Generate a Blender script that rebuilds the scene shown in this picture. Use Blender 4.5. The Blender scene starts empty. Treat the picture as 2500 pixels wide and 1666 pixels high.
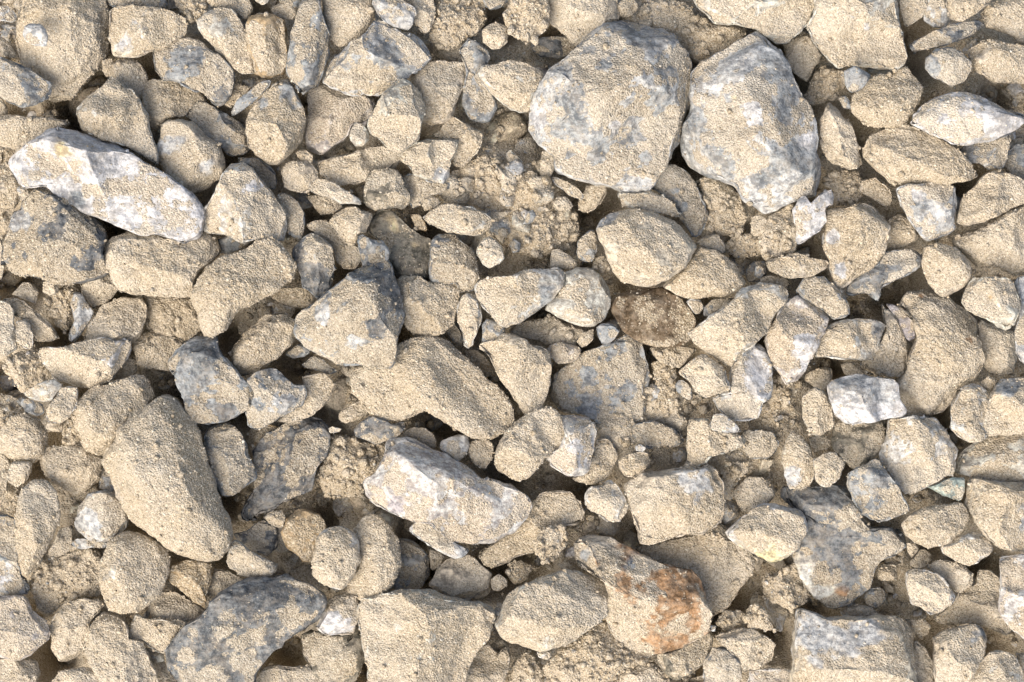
import bpy, bmesh, math
import numpy as np
from mathutils import Vector

scene = bpy.context.scene
# ------------------------------------------------------------------ camera
S = 0.0004                      # metres per photo pixel on the z = 0 plane (2500 px = 1 m)
FOV = math.radians(24)
HC = 0.5 / math.tan(FOV / 2)    # camera height above the z = 0 plane
cam_data = bpy.data.cameras.new('camera')
cam = bpy.data.objects.new('camera', cam_data)
scene.collection.objects.link(cam)
cam.location = (0, 0, HC)
cam_data.sensor_fit = 'HORIZONTAL'
cam_data.angle = FOV
cam_data.clip_start = 0.01
cam_data.clip_end = 100
scene.camera = cam
# ------------------------------------------------------------------ sky and sun
SUN_EL, SUN_AZ = math.radians(50), math.radians(220)     # azimuth clockwise from +Y: light from the lower left
world = bpy.data.worlds.new('World')
scene.world = world
world.use_nodes = True
wn = world.node_tree.nodes
sky = wn.new('ShaderNodeTexSky')
sky.sky_type = 'NISHITA'
sky.sun_disc = False
sky.sun_elevation = SUN_EL
sky.sun_rotation = SUN_AZ
sky.air_density = 1.0
sky.dust_density = 6.0
sky.ozone_density = 0.6
bg = wn['Background']
bg.inputs['Strength'].default_value = 0.12
world.node_tree.links.new(sky.outputs[0], bg.inputs[0])
sun_data = bpy.data.lights.new('sun', 'SUN')
sun_data.energy = 1.4
sun_data.angle = math.radians(55)
sun_data.color = (1.0, 0.965, 0.91)
sun = bpy.data.objects.new('sun', sun_data)
scene.collection.objects.link(sun)
d = Vector((math.sin(SUN_AZ) * math.cos(SUN_EL), math.cos(SUN_AZ) * math.cos(SUN_EL), math.sin(SUN_EL)))
sun.rotation_euler = d.to_track_quat('Z', 'Y').to_euler()
sun.location = d * 3
scene.view_settings.view_transform = 'Standard'
scene.view_settings.look = 'None'
scene.view_settings.gamma = 1.0
scene.view_settings.use_curve_mapping = False
scene.view_settings.exposure = 0.74
scene.cycles.use_denoising = True
scene.cycles.use_adaptive_sampling = True
scene.cycles.adaptive_threshold = 0.02
scene.cycles.max_bounces = 4
scene.cycles.diffuse_bounces = 2

# ------------------------------------------------------------------ materials
def dusty_material(name, kind):
    """Bare rock (object colour) under a crust of sand grains (object alpha = how much of it is covered)."""
    m = bpy.data.materials.new(name)
    m.use_nodes = True
    nt = m.node_tree
    N, L = nt.nodes, nt.links
    bsdf = N['Principled BSDF']

    def node(t, **kw):
        n = N.new(t)
        for k, v in kw.items():
            setattr(n, k, v)
        return n

    def math_(op, a, b=None, clamp=False):
        n = node('ShaderNodeMath', operation=op, use_clamp=clamp)
        for i, v in enumerate((a, b)):
            if v is None:
                continue
            if hasattr(v, 'is_output'):
                L.new(v, n.inputs[i])
            else:
                n.inputs[i].default_value = v
        return n.outputs[0]

    def noise(vec, scale, detail=4, rough=0.55, dist=0.0):
        n = node('ShaderNodeTexNoise')
        n.inputs['Scale'].default_value = scale
        n.inputs['Detail'].default_value = detail
        n.inputs['Roughness'].default_value = rough
        n.inputs['Distortion'].default_value = dist
        L.new(vec, n.inputs['Vector'])
        return n.outputs['Fac']

    def mix(f, a, b, blend='MIX'):
        n = node('ShaderNodeMix', data_type='RGBA', blend_type=blend)
        for i, v in ((0, f), (6, a), (7, b)):
            if hasattr(v, 'is_output'):
                L.new(v, n.inputs[i])
            elif i == 0:
                n.inputs[i].default_value = v
            else:
                n.inputs[i].default_value = (*v, 1)
        return n.outputs[2]

    def step(v, lo, hi, clamp=True):
        n = node('ShaderNodeMapRange', interpolation_type='SMOOTHSTEP')
        L.new(v, n.inputs[0])
        for i, x in ((1, lo), (2, hi)):
            if hasattr(x, 'is_output'):
                L.new(x, n.inputs[i])
            else:
                n.inputs[i].default_value = x
        return n.outputs[0]

    tc = node('ShaderNodeTexCoord')
    oi = node('ShaderNodeObjectInfo')
    off = node('ShaderNodeVectorMath', operation='SCALE')
    off.inputs[0].default_value = (7.1, 3.7, 5.3)
    L.new(oi.outputs['Random'], off.inputs['Scale'])
    add = node('ShaderNodeVectorMath', operation='ADD')
    L.new(tc.outputs['Object'], add.inputs[0])
    L.new(off.outputs[0], add.inputs[1])
    P = add.outputs[0]
    rot = node('ShaderNodeMapping')
    L.new(P, rot.inputs['Vector'])
    rv = node('ShaderNodeVectorMath', operation='SCALE')
    rv.inputs[0].default_value = (5.0, 9.0, 23.0)
    L.new(oi.outputs['Random'], rv.inputs['Scale'])
    L.new(rv.outputs[0], rot.inputs['Rotation'])
    rot.inputs['Scale'].default_value = (45, 170, 60)
    # bare rock: mottling, streaks, pale mineral flecks
    at = node('ShaderNodeAttribute', attribute_name='rock_colour')
    rock = at.outputs['Color'] if kind == 'rock' else oi.outputs['Color']
    ad = node('ShaderNodeAttribute', attribute_name='dust')
    cover = ad.outputs['Fac']
    big = noise(P, 40, 4, 0.7, 0.3)
    streak = noise(rot.outputs[0], 1.0, 3, 0.65, 0.5)
    fine = noise(P, 520, 2, 0.6)
    mid = noise(P, 190, 3, 0.65)
    var = math_('ADD', math_('MULTIPLY', big, 0.38), math_('MULTIPLY', streak, 0.20))
    var = math_('ADD', var, math_('ADD', math_('MULTIPLY', mid, 0.50), math_('MULTIPLY', fine, 0.25)))
    dark = mix(1.0, rock, (0.52, 0.53, 0.55), 'MULTIPLY')
    pale = mix(0.08, mix(1.0, rock, (1.55, 1.53, 1.48), 'MULTIPLY'), (0.70, 0.69, 0.67))
    pale = mix(1.0, pale, (0.70, 0.695, 0.68), 'DARKEN')
    bare = mix(step(var, 0.55, 0.79), dark, pale)
    film = step(noise(P, 90, 4, 0.75), 0.40, 0.68)
    bare = mix(math_('MULTIPLY', film, 0.34), bare, (0.50, 0.43, 0.33))

    # sand crust: single grains from two sizes of cells
    vo = node('ShaderNodeTexVoronoi', feature='F1')
    vo.inputs['Scale'].default_value = 540
    L.new(P, vo.inputs['Vector'])
    vo2 = node('ShaderNodeTexVoronoi', feature='F1')
    vo2.inputs['Scale'].default_value = 980
    L.new(P, vo2.inputs['Vector'])
    s1 = node('ShaderNodeSeparateColor')
    L.new(vo.outputs['Color'], s1.inputs[0])
    s2 = node('ShaderNodeSeparateColor')
    L.new(vo2.outputs['Color'], s2.inputs[0])
    g = math_('ADD', math_('MULTIPLY', s1.outputs[0], 0.4), math_('MULTIPLY', s2.outputs[0], 0.6))
    ramp = node('ShaderNodeValToRGB')
    L.new(g, ramp.inputs[0])
    cr = ramp.color_ramp
    cr.elements[0].position, cr.elements[0].color = 0.0, (0.20, 0.158, 0.10, 1)
    cr.elements[1].position, cr.elements[1].color = 1.0, (0.75, 0.695, 0.58, 1)
    e = cr.elements.new(0.5)
    e.color = (0.48, 0.415, 0.305, 1)
    sand = ramp.outputs[0]
    tone = noise(P, 12, 2, 0.5)
    sand = mix(step(tone, 0.35, 0.7), mix(1.0, sand, (0.93, 0.89, 0.83), 'MULTIPLY'), mix(0.25, sand, (0.64, 0.58, 0.48)))
    # a grain of each stone's own colour shows in its crust
    sand = mix(0.20, sand, rock)

    if kind == 'ground':
        mask = None
        col = sand
    else:
        gran = noise(P, 210, 3, 0.72)
        v = math_('ADD', cover, math_('MULTIPLY', math_('SUBTRACT', gran, 0.5), 2.6))
        mask = step(v, 0.36, 0.64)
        col = mix(mask, bare, sand)
    L.new(col, bsdf.inputs['Base Color'])
    bsdf.inputs['Roughness'].default_value = 0.92
    bsdf.inputs['Specular IOR Level'].default_value = 0.18

    # relief
    grain_h = math_('SUBTRACT', 1.0, math_('MULTIPLY', vo.outputs['Distance'], 1.0))
    grain_h = math_('ADD', grain_h, math_('MULTIPLY', noise(P, 700, 1, 0.6), 0.7))
    rock_h = math_('ADD', math_('MULTIPLY', noise(P, 300, 3, 0.65), 1.1), math_('MULTIPLY', streak, 0.6))
    if mask is None:
        h = grain_h
    else:
        hm = node('ShaderNodeMix', data_type='FLOAT')
        L.new(mask, hm.inputs[0])
        L.new(rock_h, hm.inputs[2])
        L.new(math_('ADD', grain_h, 0.3), hm.inputs[3])
        h = hm.outputs[0]
    bump = node('ShaderNodeBump')
    bump.inputs['Strength'].default_value = 1.0
    bump.inputs['Distance'].default_value = 0.0011
    L.new(h, bump.inputs['Height'])
    L.new(bump.outputs[0], bsdf.inputs['Normal'])
    return m

ROCK = dusty_material('dusty rock', 'rock')
SAND = dusty_material('sandy ground', 'ground')

def grain_material():
    m = bpy.data.materials.new('sand grain')
    m.use_nodes = True
    N, L = m.node_tree.nodes, m.node_tree.links
    oi = N.new('ShaderNodeObjectInfo')
    ramp = N.new('ShaderNodeValToRGB')
    L.new(oi.outputs['Random'], ramp.inputs[0])
    cr = ramp.color_ramp
    cr.elements[0].position, cr.elements[0].color = 0.0, (0.36, 0.29, 0.195, 1)
    cr.elements[1].position, cr.elements[1].color = 1.0, (0.76, 0.71, 0.59, 1)
    for p, c in ((0.12, (0.50, 0.43, 0.315)), (0.5, (0.575, 0.50, 0.38)), (0.88, (0.645, 0.58, 0.455))):
        cr.elements.new(p).color = (*c, 1)
    b = N['Principled BSDF']
    L.new(ramp.outputs[0], b.inputs['Base Color'])
    b.inputs['Roughness'].default_value = 0.85
    b.inputs['Specular IOR Level'].default_value = 0.2
    return m
GRAIN = grain_material()

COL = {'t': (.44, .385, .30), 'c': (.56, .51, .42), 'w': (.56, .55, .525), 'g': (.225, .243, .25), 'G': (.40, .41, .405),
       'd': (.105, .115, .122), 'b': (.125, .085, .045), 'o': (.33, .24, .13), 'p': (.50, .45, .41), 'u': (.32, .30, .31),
       'r': (.29, .165, .075), 'v': (.33, .40, .36), 'k': (.42, .345, .245), 'l': (.13, .12, .09), 'y': (.53, .42, .24), 'e': (.135, .147, .152)}

# ------------------------------------------------------------------ noise and shared sphere templates
RNG = np.random.RandomState(11)
TAB = RNG.rand(32, 32, 32).astype(np.float32) * 2 - 1

def vnoise(p):
    i = np.floor(p).astype(np.int64)
    f = (p - i).astype(np.float32)
    f = f * f * (3 - 2 * f)
    a = i & 31
    b = (i + 1) & 31
    x0, y0, z0, x1, y1, z1 = a[:, 0], a[:, 1], a[:, 2], b[:, 0], b[:, 1], b[:, 2]
    fx, fy, fz = f[:, 0], f[:, 1], f[:, 2]
    c00 = TAB[x0, y0, z0] * (1 - fx) + TAB[x1, y0, z0] * fx
    c10 = TAB[x0, y1, z0] * (1 - fx) + TAB[x1, y1, z0] * fx
    c01 = TAB[x0, y0, z1] * (1 - fx) + TAB[x1, y0, z1] * fx
    c11 = TAB[x0, y1, z1] * (1 - fx) + TAB[x1, y1, z1] * fx
    c0 = c00 * (1 - fy) + c10 * fy
    c1 = c01 * (1 - fy) + c11 * fy
    return c0 * (1 - fz) + c1 * fz

def sphere(sub):
    bm = bmesh.new()
    bmesh.ops.create_icosphere(bm, subdivisions=sub, radius=1)
    v = np.array([x.co[:] for x in bm.verts], dtype=np.float64)
    f = np.array([[x.index for x in fc.verts] for fc in bm.faces], dtype=np.int32)
    bm.free()
    return v, f

SPH = {k: sphere(k) for k in (1, 2, 3, 4, 5, 6, 7)}

def normals(v, f):
    n = np.cross(v[f[:, 1]] - v[f[:, 0]], v[f[:, 2]] - v[f[:, 0]])
    out = np.zeros_like(v)
    for k in range(3):
        for c in range(3):
            out[:, c] += np.bincount(f[:, k], weights=n[:, c], minlength=len(v))
    return out / np.maximum(np.linalg.norm(out, axis=1, keepdims=True), 1e-12)

def make_mesh(name, v, f, mat):
    me = bpy.data.meshes.new(name)
    me.vertices.add(len(v))
    me.vertices.foreach_set('co', np.ascontiguousarray(v, dtype=np.float32).ravel())
    me.loops.add(f.size)
    me.loops.foreach_set('vertex_index', f.astype(np.int32).ravel())
    k = f.shape[1]
    me.polygons.add(len(f))
    me.polygons.foreach_set('loop_start', np.arange(0, f.size, k, dtype=np.int32))
    me.polygons.foreach_set('loop_total', np.full(len(f), k, dtype=np.int32))
    me.polygons.foreach_set('use_smooth', np.ones(len(f), dtype=bool))
    me.materials.append(mat)
    me.update(calc_edges=True)
    return me

def smin(a, b, k):
    h = np.clip(0.5 + 0.5 * (b - a) / k, 0, 1)
    return b * (1 - h) + a * h - k * h * (1 - h)

def radial(poly, n=720):
    """distance from the origin to a star-shaped outline for n directions, corners slightly worn"""
    th = np.arange(n) * 2 * math.pi / n
    dx, dy = np.cos(th), np.sin(th)
    best = np.full(n, np.inf)
    m = len(poly)
    for i in range(m):
        (ax, ay), (bx, by) = poly[i], poly[(i + 1) % m]
        ex, ey = bx - ax, by - ay
        den = dx * ey - dy * ex
        with np.errstate(divide='ignore', invalid='ignore'):
            t = (ax * ey - ay * ex) / den
            u = (ax * dy - ay * dx) / den
        ok = (np.abs(den) > 1e-9) & (t > 0) & (u >= -1e-6) & (u <= 1 + 1e-6)
        best = np.where(ok & (t < best), t, best)
    good = np.isfinite(best)
    best = np.interp(th, th[good], best[good])
    w = np.exp(-0.5 * (np.arange(-8, 9) / 2.0) ** 2)
    w /= w.sum()
    return np.convolve(np.concatenate([best[-8:], best, best[:8]]), w, 'valid')

# ------------------------------------------------------------------ data traced from the photograph
# name, label, category, group, type, dust, level (px), height factor, exponent, facets, centre (px), outline (px), bare spots and painted shade (px, px, radius, colour)
STONES = [
('boulder','large dusty tan boulder in the top corner with a round pebble on it','boulder','large boulders in the rubble','t',1.00,37,0.8,4.5,(),(150,89),((72,-43),(201,-43),(254,0),(263,72),(258,123),(230,172),(198,207),(172,235),(123,244),(95,201),(57,158),(49,100),(37,43),(46,0)),[]),
('stone','round pale grey pebble resting on the dusty corner boulder','stone','broken stones in the rubble','G',0.22,156,0.65,2.2,(),(87,84),((72,57),(95,56),(110,72),(116,92),(112,112),(89,112),(67,103),(57,86),(60,66)),[]),
('stone','small long pale grey stone left of the dusty tan boulder at the left edge','stone','broken stones in the rubble','G',0.44,71,0.65,5,(),(7,34),((-23,17),(17,14),(40,34),(43,49),(26,55),(-23,52)),[]),
('stone','grey stone lower left of the dusty tan boulder at the left edge','stone','broken stones in the rubble','g',0.56,105,0.65,5,((135,25,0),(315,35,0)),(39,199),((-34,138),(17,139),(57,155),(95,187),(121,201),(126,218),(112,241),(83,258),(55,261),(26,250),(-6,227),(-34,218)),[(9, 161, 23, 'g')]),
('stone','small tan stone left of the dusty tan boulder at the left edge','stone','broken stones in the rubble','t',0.89,37,0.65,5,(),(7,118),((-17,83),(9,92),(32,112),(46,138),(34,143),(11,138),(-17,138)),[]),
('pebble','small tan pebble lower left of the dusty tan boulder at the left edge','pebble','small pebbles in the rubble','t',0.78,37,0.65,5,(),(-2,260),((-17,230),(3,235),(17,264),(20,281),(0,281),(-17,275)),[]),
('stone','long tan stone above the long white slab at the left edge','stone','broken stones in the rubble','t',0.78,71,0.65,5,(),(55,317),((-17,281),(26,281),(72,286),(129,287),(161,293),(172,310),(138,313),(100,339),(57,356),(29,367),(-17,356)),[]),
('stone','big tan stone upper left of the squarish grey block','stone','broken stones in the rubble','t',0.78,71,0.65,5,((160,35,0),(20,30,0)),(346,74),((267,29),(287,17),(339,17),(402,26),(448,43),(456,69),(448,86),(402,112),(359,129),(321,141),(275,138),(267,95)),[(330, 75, 32, 'w')]),
('stone','long dusty grey stone upper right of the dusty tan boulder at the top edge','stone','broken stones in the rubble','g',0.78,37,0.65,5,(),(333,-3),((258,-23),(373,-23),(408,6),(396,20),(359,20),(316,14),(267,17)),[]),
('stone','long cream stone left of the golden brown barrel','stone','broken stones in the rubble','c',0.78,71,0.65,2.3,(),(556,93),((479,52),(499,32),(534,20),(565,22),(585,49),(597,72),(606,100),(611,138),(621,161),(617,178),(585,178),(562,155),(531,126),(505,100),(488,75)),[]),
('stone','golden brown barrel-shaped stone beside the tall pointed grey stone','stone','broken stones in the rubble','o',0.67,71,0.65,4.5,((180,20,0),(0,40,0.1)),(653,106),((606,43),(634,36),(669,37),(695,52),(702,86),(706,123),(698,155),(692,178),(657,189),(626,178),(609,143),(603,100),(600,66)),[]),
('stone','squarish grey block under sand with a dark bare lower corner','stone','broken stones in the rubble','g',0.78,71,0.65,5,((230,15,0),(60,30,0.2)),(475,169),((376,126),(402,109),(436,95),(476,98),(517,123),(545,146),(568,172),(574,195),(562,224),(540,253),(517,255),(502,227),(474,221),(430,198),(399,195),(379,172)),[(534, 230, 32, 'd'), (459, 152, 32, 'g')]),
('stone','tan stone above the spiked cream stone','stone','broken stones in the rubble','t',0.89,37,0.65,5,(),(316,189),((270,161),(298,149),(330,146),(347,161),(356,189),(356,230),(339,247),(310,230),(284,207),(270,187)),[]),
('pebble','small tan pebble right of the dusty tan boulder','pebble','small pebbles in the rubble','t',0.89,37,0.65,5,(),(263,165),((250,146),(275,143),(275,184),(258,189),(250,172)),[]),
('stone','cream sandy stone with a small spike on its upper edge','stone','broken stones in the rubble','c',0.89,105,0.9,5,((150,25,0),(20,50,0),(270,40,0.15)),(283,287),((184,253),(201,238),(230,227),(258,207),(270,189),(296,201),(298,218),(319,218),(333,238),(350,273),(359,304),(370,339),(382,370),(382,402),(344,376),(310,356),(273,344),(230,333),(207,321),(195,298),(184,275)),[]),
('stone','tan stone below the squarish grey block','stone','broken stones in the rubble','t',0.89,37,0.65,5,(),(409,245),((356,195),(402,198),(445,201),(488,227),(505,253),(471,255),(448,284),(413,287),(382,313),(362,304),(350,267),(353,230)),[]),
('stone','long dusty grey stone upper right of the round tan egg','stone','broken stones in the rubble','g',0.67,37,0.65,5,(),(534,310),((471,253),(494,250),(531,267),(562,287),(597,307),(606,339),(608,367),(585,376),(560,382),(540,359),(514,339),(488,316),(459,284),(448,275)),[]),
('stone','rounded tan egg-shaped stone lying above the end of the white slab','stone','broken stones in the rubble','t',0.78,71,0.9,2.1,(),(458,385),((396,310),(413,296),(442,296),(471,304),(502,330),(531,353),(545,379),(548,408),(537,433),(505,456),(471,474),(430,459),(402,439),(387,402),(382,367),(393,339)),[(410, 362, 23, 'G'), (505, 408, 14, 'G')]),
('boulder','long white slab lying diagonally with a patch of brown sand','boulder','large boulders in the rubble','w',0.11,139,0.9,5,((125,48,0.16),(300,8,0),(20,45,0.3)),(239,408),((23,396),(26,382),(57,364),(89,344),(115,319),(146,310),(184,319),(224,333),(273,347),(310,364),(344,393),(387,416),(425,442),(471,476),(488,502),(494,517),(485,545),(482,568),(459,591),(445,597),(413,580),(382,568),(350,571),(301,557),(247,534),(201,511),(155,482),(115,453),(86,459),(69,465),(46,442),(29,416)),[(359, 459, 34, 's'), (149, 364, 20, 'y'), (86, 382, 17, 'g'), (187, 482, 14, 'g')]),
('stone','small long tan stone left of the blue-grey splinter','stone','broken stones in the rubble','t',0.89,37,0.65,5,(),(576,231),((571,207),(603,209),(611,218),(583,247),(562,264),(545,255),(554,230)),[]),
('clod','tan clod of caked sand above the squarish grey block at the top edge','clod','clods of caked sand','k',1.00,37,0.65,2.5,(),(467,11),((416,-17),(505,-17),(511,11),(499,32),(476,49),(448,37),(425,11)),[]),
('stone','small long tan stone upper left of the golden brown barrel at the top edge','stone','broken stones in the rubble','t',0.89,37,0.65,5,(),(568,5),((511,-17),(597,-17),(617,23),(603,49),(591,43),(568,20),(531,17),(511,11)),[]),
('pebble','small cream pebble above the golden brown barrel at the top edge','pebble','small pebbles in the rubble','c',0.44,71,0.65,5,(),(639,-4),((620,-17),(655,-17),(655,6),(640,14),(623,3)),[]),
('stone','thin blue-grey splinter leaning on the upright dusty stone','stone','broken stones in the rubble','g',0.22,105,0.5,5,(),(612,237),((609,221),(634,198),(660,195),(662,207),(643,227),(626,244),(609,258),(583,275),(571,287),(563,275),(580,244)),[]),
('stone','upright dusty tan stone with a bare blue-grey tip','stone','broken stones in the rubble','t',0.89,105,0.8,5,((140,25,0),(330,35,0.1)),(675,304),((606,287),(617,258),(637,238),(657,218),(683,195),(698,192),(712,207),(723,235),(741,264),(748,301),(735,339),(721,353),(706,379),(680,399),(657,399),(629,376),(606,356),(603,321)),[(686, 218, 32, 'g'), (643, 247, 17, 'g')]),
('stone','tall pointed blue-grey stone standing upright at the top edge','stone','broken stones in the rubble','g',0.56,105,0.9,5,((185,30,0),(5,35,0)),(751,110),((743,-11),(778,-11),(787,29),(795,63),(807,86),(801,106),(798,138),(789,172),(775,207),(755,209),(738,232),(726,209),(709,195),(696,166),(700,143),(709,115),(712,83),(726,43),(735,11)),[]),
('stone','rounded tan stone left of the smooth pale stone at the top edge','stone','broken stones in the rubble','t',1.00,71,0.65,2.2,(),(850,30),((787,0),(787,-29),(910,-29),(913,17),(913,43),(901,66),(875,95),(853,106),(830,112),(809,98),(801,66),(789,34)),[]),
('stone','smooth pale grey-green stone at the top edge, almost free of sand','stone','broken stones in the rubble','G',0.22,105,0.65,5,(),(964,24),((911,9),(916,-17),(967,-17),(987,6),(1010,17),(1016,32),(1008,57),(993,72),(970,66),(944,55),(927,37)),[]),
('stone','tan stone right of the smooth pale stone at the top edge','stone','broken stones in the rubble','t',0.78,71,0.65,5,(),(1034,25),((996,-17),(1051,-17),(1062,23),(1059,52),(1048,75),(1036,83),(1022,66),(1010,60),(1016,32),(1010,14)),[]),
('stone','wide blue-grey boulder with tan patches and a yellow stain below','stone','broken stones in the rubble','G',0.56,105,0.7,5,((140,18,0),(320,35,0.1),(90,50,0.3)),(923,152),((792,184),(795,164),(818,138),(838,118),(875,100),(898,83),(916,55),(936,55),(959,72),(993,77),(1022,95),(1042,118),(1053,143),(1030,164),(1008,178),(996,195),(973,198),(950,218),(924,235),(887,230),(844,227),(812,212),(795,201)),[(858, 149, 37, 'g'), (944, 138, 32, 'g'), (979, 184, 20, 'g'), (898, 221, 17, 'y'), (818, 201, 11, 'w')]),
('clod','tan clod of caked sand right of the patchy blue-grey boulder at the top edge','clod','clods of caked sand','k',1.00,37,0.65,2.5,(),(1118,46),((1065,17),(1088,-17),(1174,-17),(1185,17),(1183,57),(1162,83),(1134,95),(1105,121),(1071,121),(1051,98),(1053,69),(1065,46)),[]),
('stone','small dusty grey stone left of the tilted tan block at the top edge','stone','broken stones in the rubble','g',0.67,71,0.65,5,(),(1208,3),((1177,-17),(1240,-17),(1240,6),(1223,20),(1197,26),(1180,14)),[]),
('stone','small rounded tan stone above the cream wedge','stone','broken stones in the rubble','t',0.89,105,0.65,2.1,(),(1210,88),((1180,75),(1197,57),(1223,56),(1237,69),(1240,98),(1226,118),(1200,119),(1180,103)),[]),
('stone','smooth fan-shaped tan stone behind the pale angular one','stone','broken stones in the rubble','t',0.67,71,0.6,4.5,(),(1068,221),((999,198),(1013,175),(1045,156),(1088,151),(1125,149),(1137,169),(1134,201),(1122,235),(1105,273),(1088,298),(1059,304),(1030,298),(1019,273),(1010,238)),[]),
('stone','pale angular stone with a white left edge, standing over the fan-shaped one','stone','broken stones in the rubble','c',0.67,139,0.9,5,((150,35,0),(340,25,0),(90,40,0.3)),(973,283),((898,304),(904,287),(921,255),(939,230),(959,207),(982,192),(1002,204),(1022,224),(1036,253),(1033,273),(1025,301),(1022,336),(996,359),(976,373),(950,362),(927,339),(904,324)),[]),
('stone','long grey stone left of the cream wedge','stone','broken stones in the rubble','g',0.44,71,0.8,5,(),(1154,190),((1122,129),(1142,98),(1162,100),(1191,129),(1195,152),(1174,172),(1177,198),(1197,224),(1214,258),(1200,293),(1177,298),(1148,290),(1128,253),(1131,212),(1140,178)),[]),
('stone','cream wedge-shaped stone tucked against the left side of the biggest boulder','stone','broken stones in the rubble','c',0.78,88,0.65,5,((120,25,0),(300,25,0)),(1252,203),((1200,158),(1252,151),(1286,158),(1321,169),(1326,184),(1315,209),(1300,241),(1289,273),(1272,275),(1246,267),(1226,250),(1206,232),(1183,207),(1166,184),(1183,161)),[]),
('stone','big pinkish stone right of the grey-tipped stone','stone','broken stones in the rubble','p',0.67,37,0.65,5,((180,30,0),(30,25,0)),(810,287),((752,218),(787,209),(824,224),(873,232),(910,238),(913,264),(901,287),(887,304),(858,304),(850,330),(818,356),(778,379),(755,364),(746,330),(749,287),(752,253)),[]),
('stone','small cream stone left of the pale angular stone','stone','broken stones in the rubble','c',0.56,105,0.65,5,(),(877,331),((853,324),(867,298),(884,304),(898,319),(901,342),(887,356),(867,359),(855,344)),[]),
('stone','long tan stone upper left of the dark speckled stone','stone','broken stones in the rubble','t',0.89,71,0.65,5,(),(878,404),((764,399),(801,382),(850,373),(901,356),(927,350),(959,364),(976,382),(973,396),(962,413),(936,425),(901,439),(867,448),(818,451),(789,425),(772,413)),[]),
('pebble','small tan pebble lower right of the grey-tipped stone','pebble','small pebbles in the rubble','t',0.89,71,0.65,5,(),(744,382),((721,367),(741,362),(764,379),(764,396),(749,402),(726,385)),[]),
('stone','smooth tan stone below the grey-tipped stone','stone','broken stones in the rubble','t',0.67,71,0.65,5,(),(731,430),((689,413),(706,396),(732,390),(755,399),(775,422),(775,439),(761,459),(749,471),(715,465),(695,456),(688,436)),[]),
('stone','small long grey stone above the cream bell stone','stone','broken stones in the rubble','g',0.56,37,0.65,5,(),(641,417),((600,385),(629,385),(655,402),(675,422),(676,442),(672,459),(652,465),(629,430),(614,410),(583,402),(583,382)),[]),
('stone','angular dusty stone with a broken white and blue lower corner','stone','broken stones in the rubble','c',0.67,105,0.7,5,((135,15,0),(0,55,0.5),(110,45,0.4)),(1053,390),((979,373),(999,359),(1025,344),(1053,340),(1088,344),(1117,347),(1111,370),(1099,393),(1099,416),(1094,448),(1074,448),(1042,439),(1016,428),(1002,410),(982,396)),[(1074, 430, 20, 'G')]),
('stone','tan stone upper right of the white-cornered stone','stone','broken stones in the rubble','t',0.89,71,0.65,5,(),(1121,339),((1030,333),(1074,321),(1105,275),(1131,296),(1160,313),(1177,330),(1174,356),(1154,382),(1134,402),(1111,402),(1102,382),(1117,347),(1088,342),(1059,339)),[]),
('clod','tan clod of caked sand above the flat oval stone','clod','clods of caked sand','k',1.00,37,0.65,2.5,(),(1181,443),((1117,413),(1145,396),(1188,382),(1231,390),(1254,419),(1254,459),(1231,488),(1188,505),(1145,496),(1117,482),(1108,448)),[]),
('stone','small long tan stone upper right of the golden brown barrel','stone','broken stones in the rubble','t',0.78,37,0.65,5,(),(696,27),((660,17),(680,9),(721,11),(726,32),(715,49),(683,43),(663,32)),[]),
('stone','small dusty grey stone upper left of the tall pointed stone at the top edge','stone','broken stones in the rubble','g',0.67,37,0.65,5,(),(708,0),((675,-17),(732,-17),(732,17),(715,23),(686,11)),[]),
('boulder','biggest boulder, blue-grey and dusted with tan sand, with a vertical ridge','boulder','large boulders in the rubble','G',0.56,105,0.9,4.5,((165,26,0),(350,38,-0.15),(250,30,0),(110,42,0),(60,50,0.2)),(1507,258),((1295,281),(1298,258),(1309,232),(1326,204),(1346,172),(1375,152),(1404,129),(1427,106),(1453,83),(1481,63),(1510,47),(1536,44),(1564,57),(1593,69),(1622,77),(1639,100),(1653,123),(1674,138),(1685,161),(1688,201),(1685,253),(1674,304),(1659,353),(1642,370),(1628,393),(1608,419),(1593,442),(1576,468),(1544,471),(1501,451),(1444,436),(1387,425),(1361,408),(1361,376),(1338,364),(1315,344),(1298,319)),[(1435, 123, 20, 'g'), (1475, 166, 26, 'g'), (1384, 169, 14, 'g'), (1418, 221, 14, 'g'), (1372, 304, 37, 'g'), (1553, 77, 26, 'g'), (1630, 172, 23, 'g'), (1610, 250, 26, 'g'), (1542, 336, 20, 'g'), (1582, 379, 20, 'g'), (1464, 367, 23, 'g'), (1384, 370, 17, 'g'), (1498, 296, 17, 'w'), (1321, 281, 23, 'w'), (1487, 80, 11, 'g')]),
('boulder','pale blue-grey triangular boulder standing right beside the biggest boulder','boulder','large boulders in the rubble','G',0.44,111.8,0.9,4.5,((175,32,0),(350,38,0),(110,34,0.1),(290,22,0.1)),(1837,317),((1668,344),(1671,304),(1691,275),(1685,230),(1688,184),(1705,166),(1745,141),(1788,115),(1826,89),(1850,82),(1869,89),(1903,126),(1917,155),(1926,195),(1946,235),(1969,267),(1981,301),(1989,339),(1989,373),(2006,410),(2006,442),(1989,471),(1952,476),(1930,491),(1897,511),(1869,517),(1846,496),(1817,482),(1797,448),(1760,433),(1717,419),(1685,402),(1674,370)),[(1717, 316, 40, 'g'), (1774, 382, 37, 'g'), (1893, 187, 32, 'g'), (1916, 244, 29, 'g'), (1902, 287, 23, 'g'), (1936, 373, 34, 'g'), (1971, 339, 17, 'w'), (1973, 416, 23, 'g'), (1797, 241, 8, 'y'), (1828, 281, 26, 'w'), (1874, 416, 26, 'g')]),
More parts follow.
